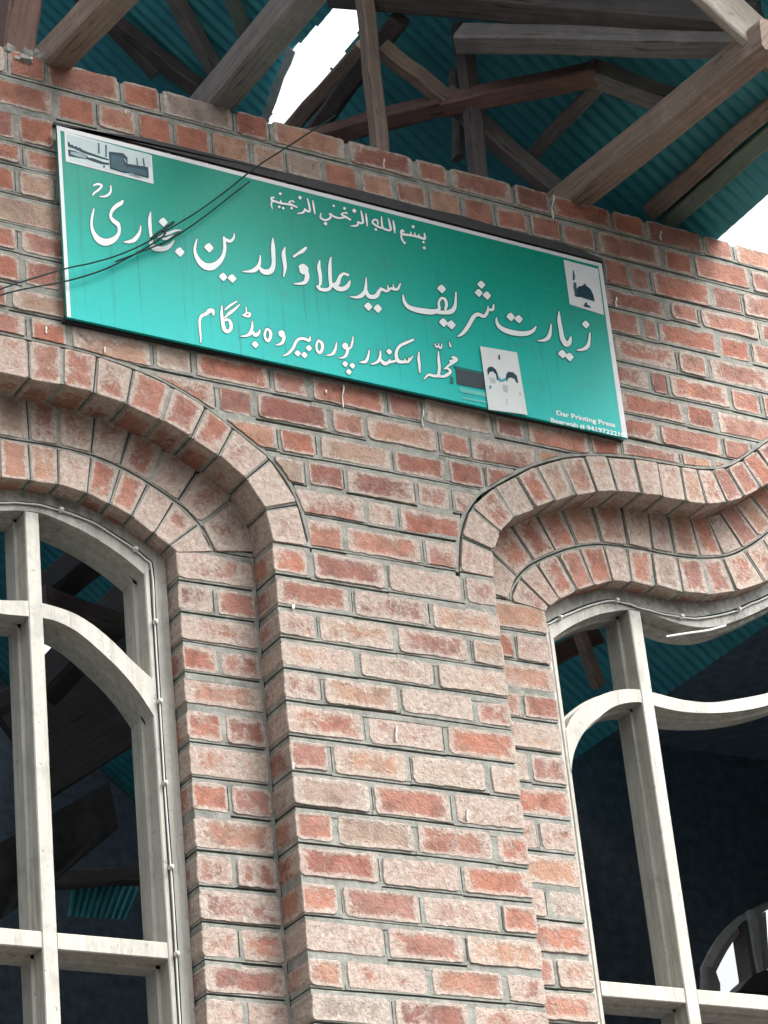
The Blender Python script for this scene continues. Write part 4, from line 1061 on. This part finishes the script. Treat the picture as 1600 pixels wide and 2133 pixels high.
fpart('curved_transom', [(735, 1950), (940, 2080), (1080, 2070), (1182, 2133), (1320, 2200), (1320, 1830), (840, 1815), (735, 1870)], YBK - .025, YBK + .08, M_wood_dark)
fpart('mullion', [(560, 2040), (640, 2060), (660, 2300), (570, 2300)], YBK - .03, YBK + .04, M_farpaint)
fpart('mullion', [(680, 2075), (940, 2085), (950, 2300), (700, 2300)], YBK - .015, YBK + .05, M_wood_dark)
fpart('mullion', [(1082, 2060), (1120, 2060), (1140, 2300), (1095, 2300)], YBK - .015, YBK + .05, M_wood_dark)

# things glimpsed inside, left window
def inbeam(name, p, q_, Y0, Y1, w_, h, m, label, cat):
    b = MB(); b.beam(at(*p, Y0), at(*q_, Y1), w_, h, (0, 0, 1), .004); return tag(b.build(name, m), label, cat)
inbeam('loose_beam', (60, 1262), (300, 1075), 1.6, 1.0, .10, .10, M_wood_black, 'dark beam crossing behind the upper panes of the left window', 'beam')
inbeam('loose_plank', (90, 1240), (330, 1330), 1.3, 1.5, .03, .07, M_wood_dark, 'grey plank lying across behind the upper right pane of the left window', 'plank')
inbeam('roof_strut', (85, 1440), (330, 1190), 1.9, 1.5, .10, .12, M_wood_black, 'thick dark strut rising behind the curved transom of the left window', 'beam')
inbeam('roof_plank', (1190, 1275), (1248, 1430), 1.2, 1.2, .05, .03, M_wood, 'pale plank end hanging behind the small upper left pane of the right window', 'plank')
inbeam('roof_rail', (1140, 1375), (1240, 1325), 1.5, 1.6, .05, .07, M_wood_red, 'brown rail behind the small upper left pane of the right window', 'beam')
b = MB(); n = 14; vs = []; fs = []
TP = [[(-60, 1790), (228, 1628)], [(-60, 1850), (248, 1725)], [(-60, 1900), (205, 1760)], [(-60, 1960), (110, 1838)]]
for r_ in range(len(TP)):
    for i in range(n):
        t = i / (n - 1); x = TP[r_][0][0] + (TP[r_][1][0] - TP[r_][0][0]) * t; y = TP[r_][0][1] + (TP[r_][1][1] - TP[r_][0][1]) * t
        vs.append(at(x, y, 1.7 + .015 * math.sin(i * 1.3 + r_)))
for r_ in range(len(TP) - 1):
    for i in range(n - 1): fs.append((r_ * n + i, r_ * n + i + 1, (r_ + 1) * n + i + 1, (r_ + 1) * n + i))
b.add(vs, fs); tag(b.build('tarpaulin', M_tarp, smooth=True), 'drooping grey tarpaulin corner inside the large pane of the left window', 'tarpaulin')
inbeam('darkening_board', (40, 1560), (420, 1330), 2.6, 2.6, .04, .42, M_wood_black, 'added dark board slanting behind the tall pane of the left window to darken it', 'board')  # added so the tall pane stays dark instead of showing roof sheets
inbeam('wall_plate', (95, 1835), (330, 1822), 2.4, 2.5, .06, .06, M_wood_dark, 'brown wall plate low behind the large pane of the left window', 'beam')
b = MB(); n = 40; vs = []; fs = []
for i in range(n + 1):
    t = i / n
    for (x, y) in ((150 + t * 140, 1838 + t * 10), (140 + t * 120, 1908 + t * 8)):
        vs.append(at(x, y, 2.45 + .012 * math.cos(i * 1.5)))
for i in range(n): fs.append((2 * i, 2 * i + 1, 2 * i + 3, 2 * i + 2))
b.add(vs, fs); tag(b.build('sheet_offcut', M_sheet, smooth=True), 'teal corrugated offcut low behind the large pane of the left window', 'metal sheet')

# ground outside
b = MB(); b.add([(-300, -300, 0), (300, -300, 0), (300, 300, 0), (-300, 300, 0)], [(0, 1, 2, 3)]); struct('ground', b, M_ground)
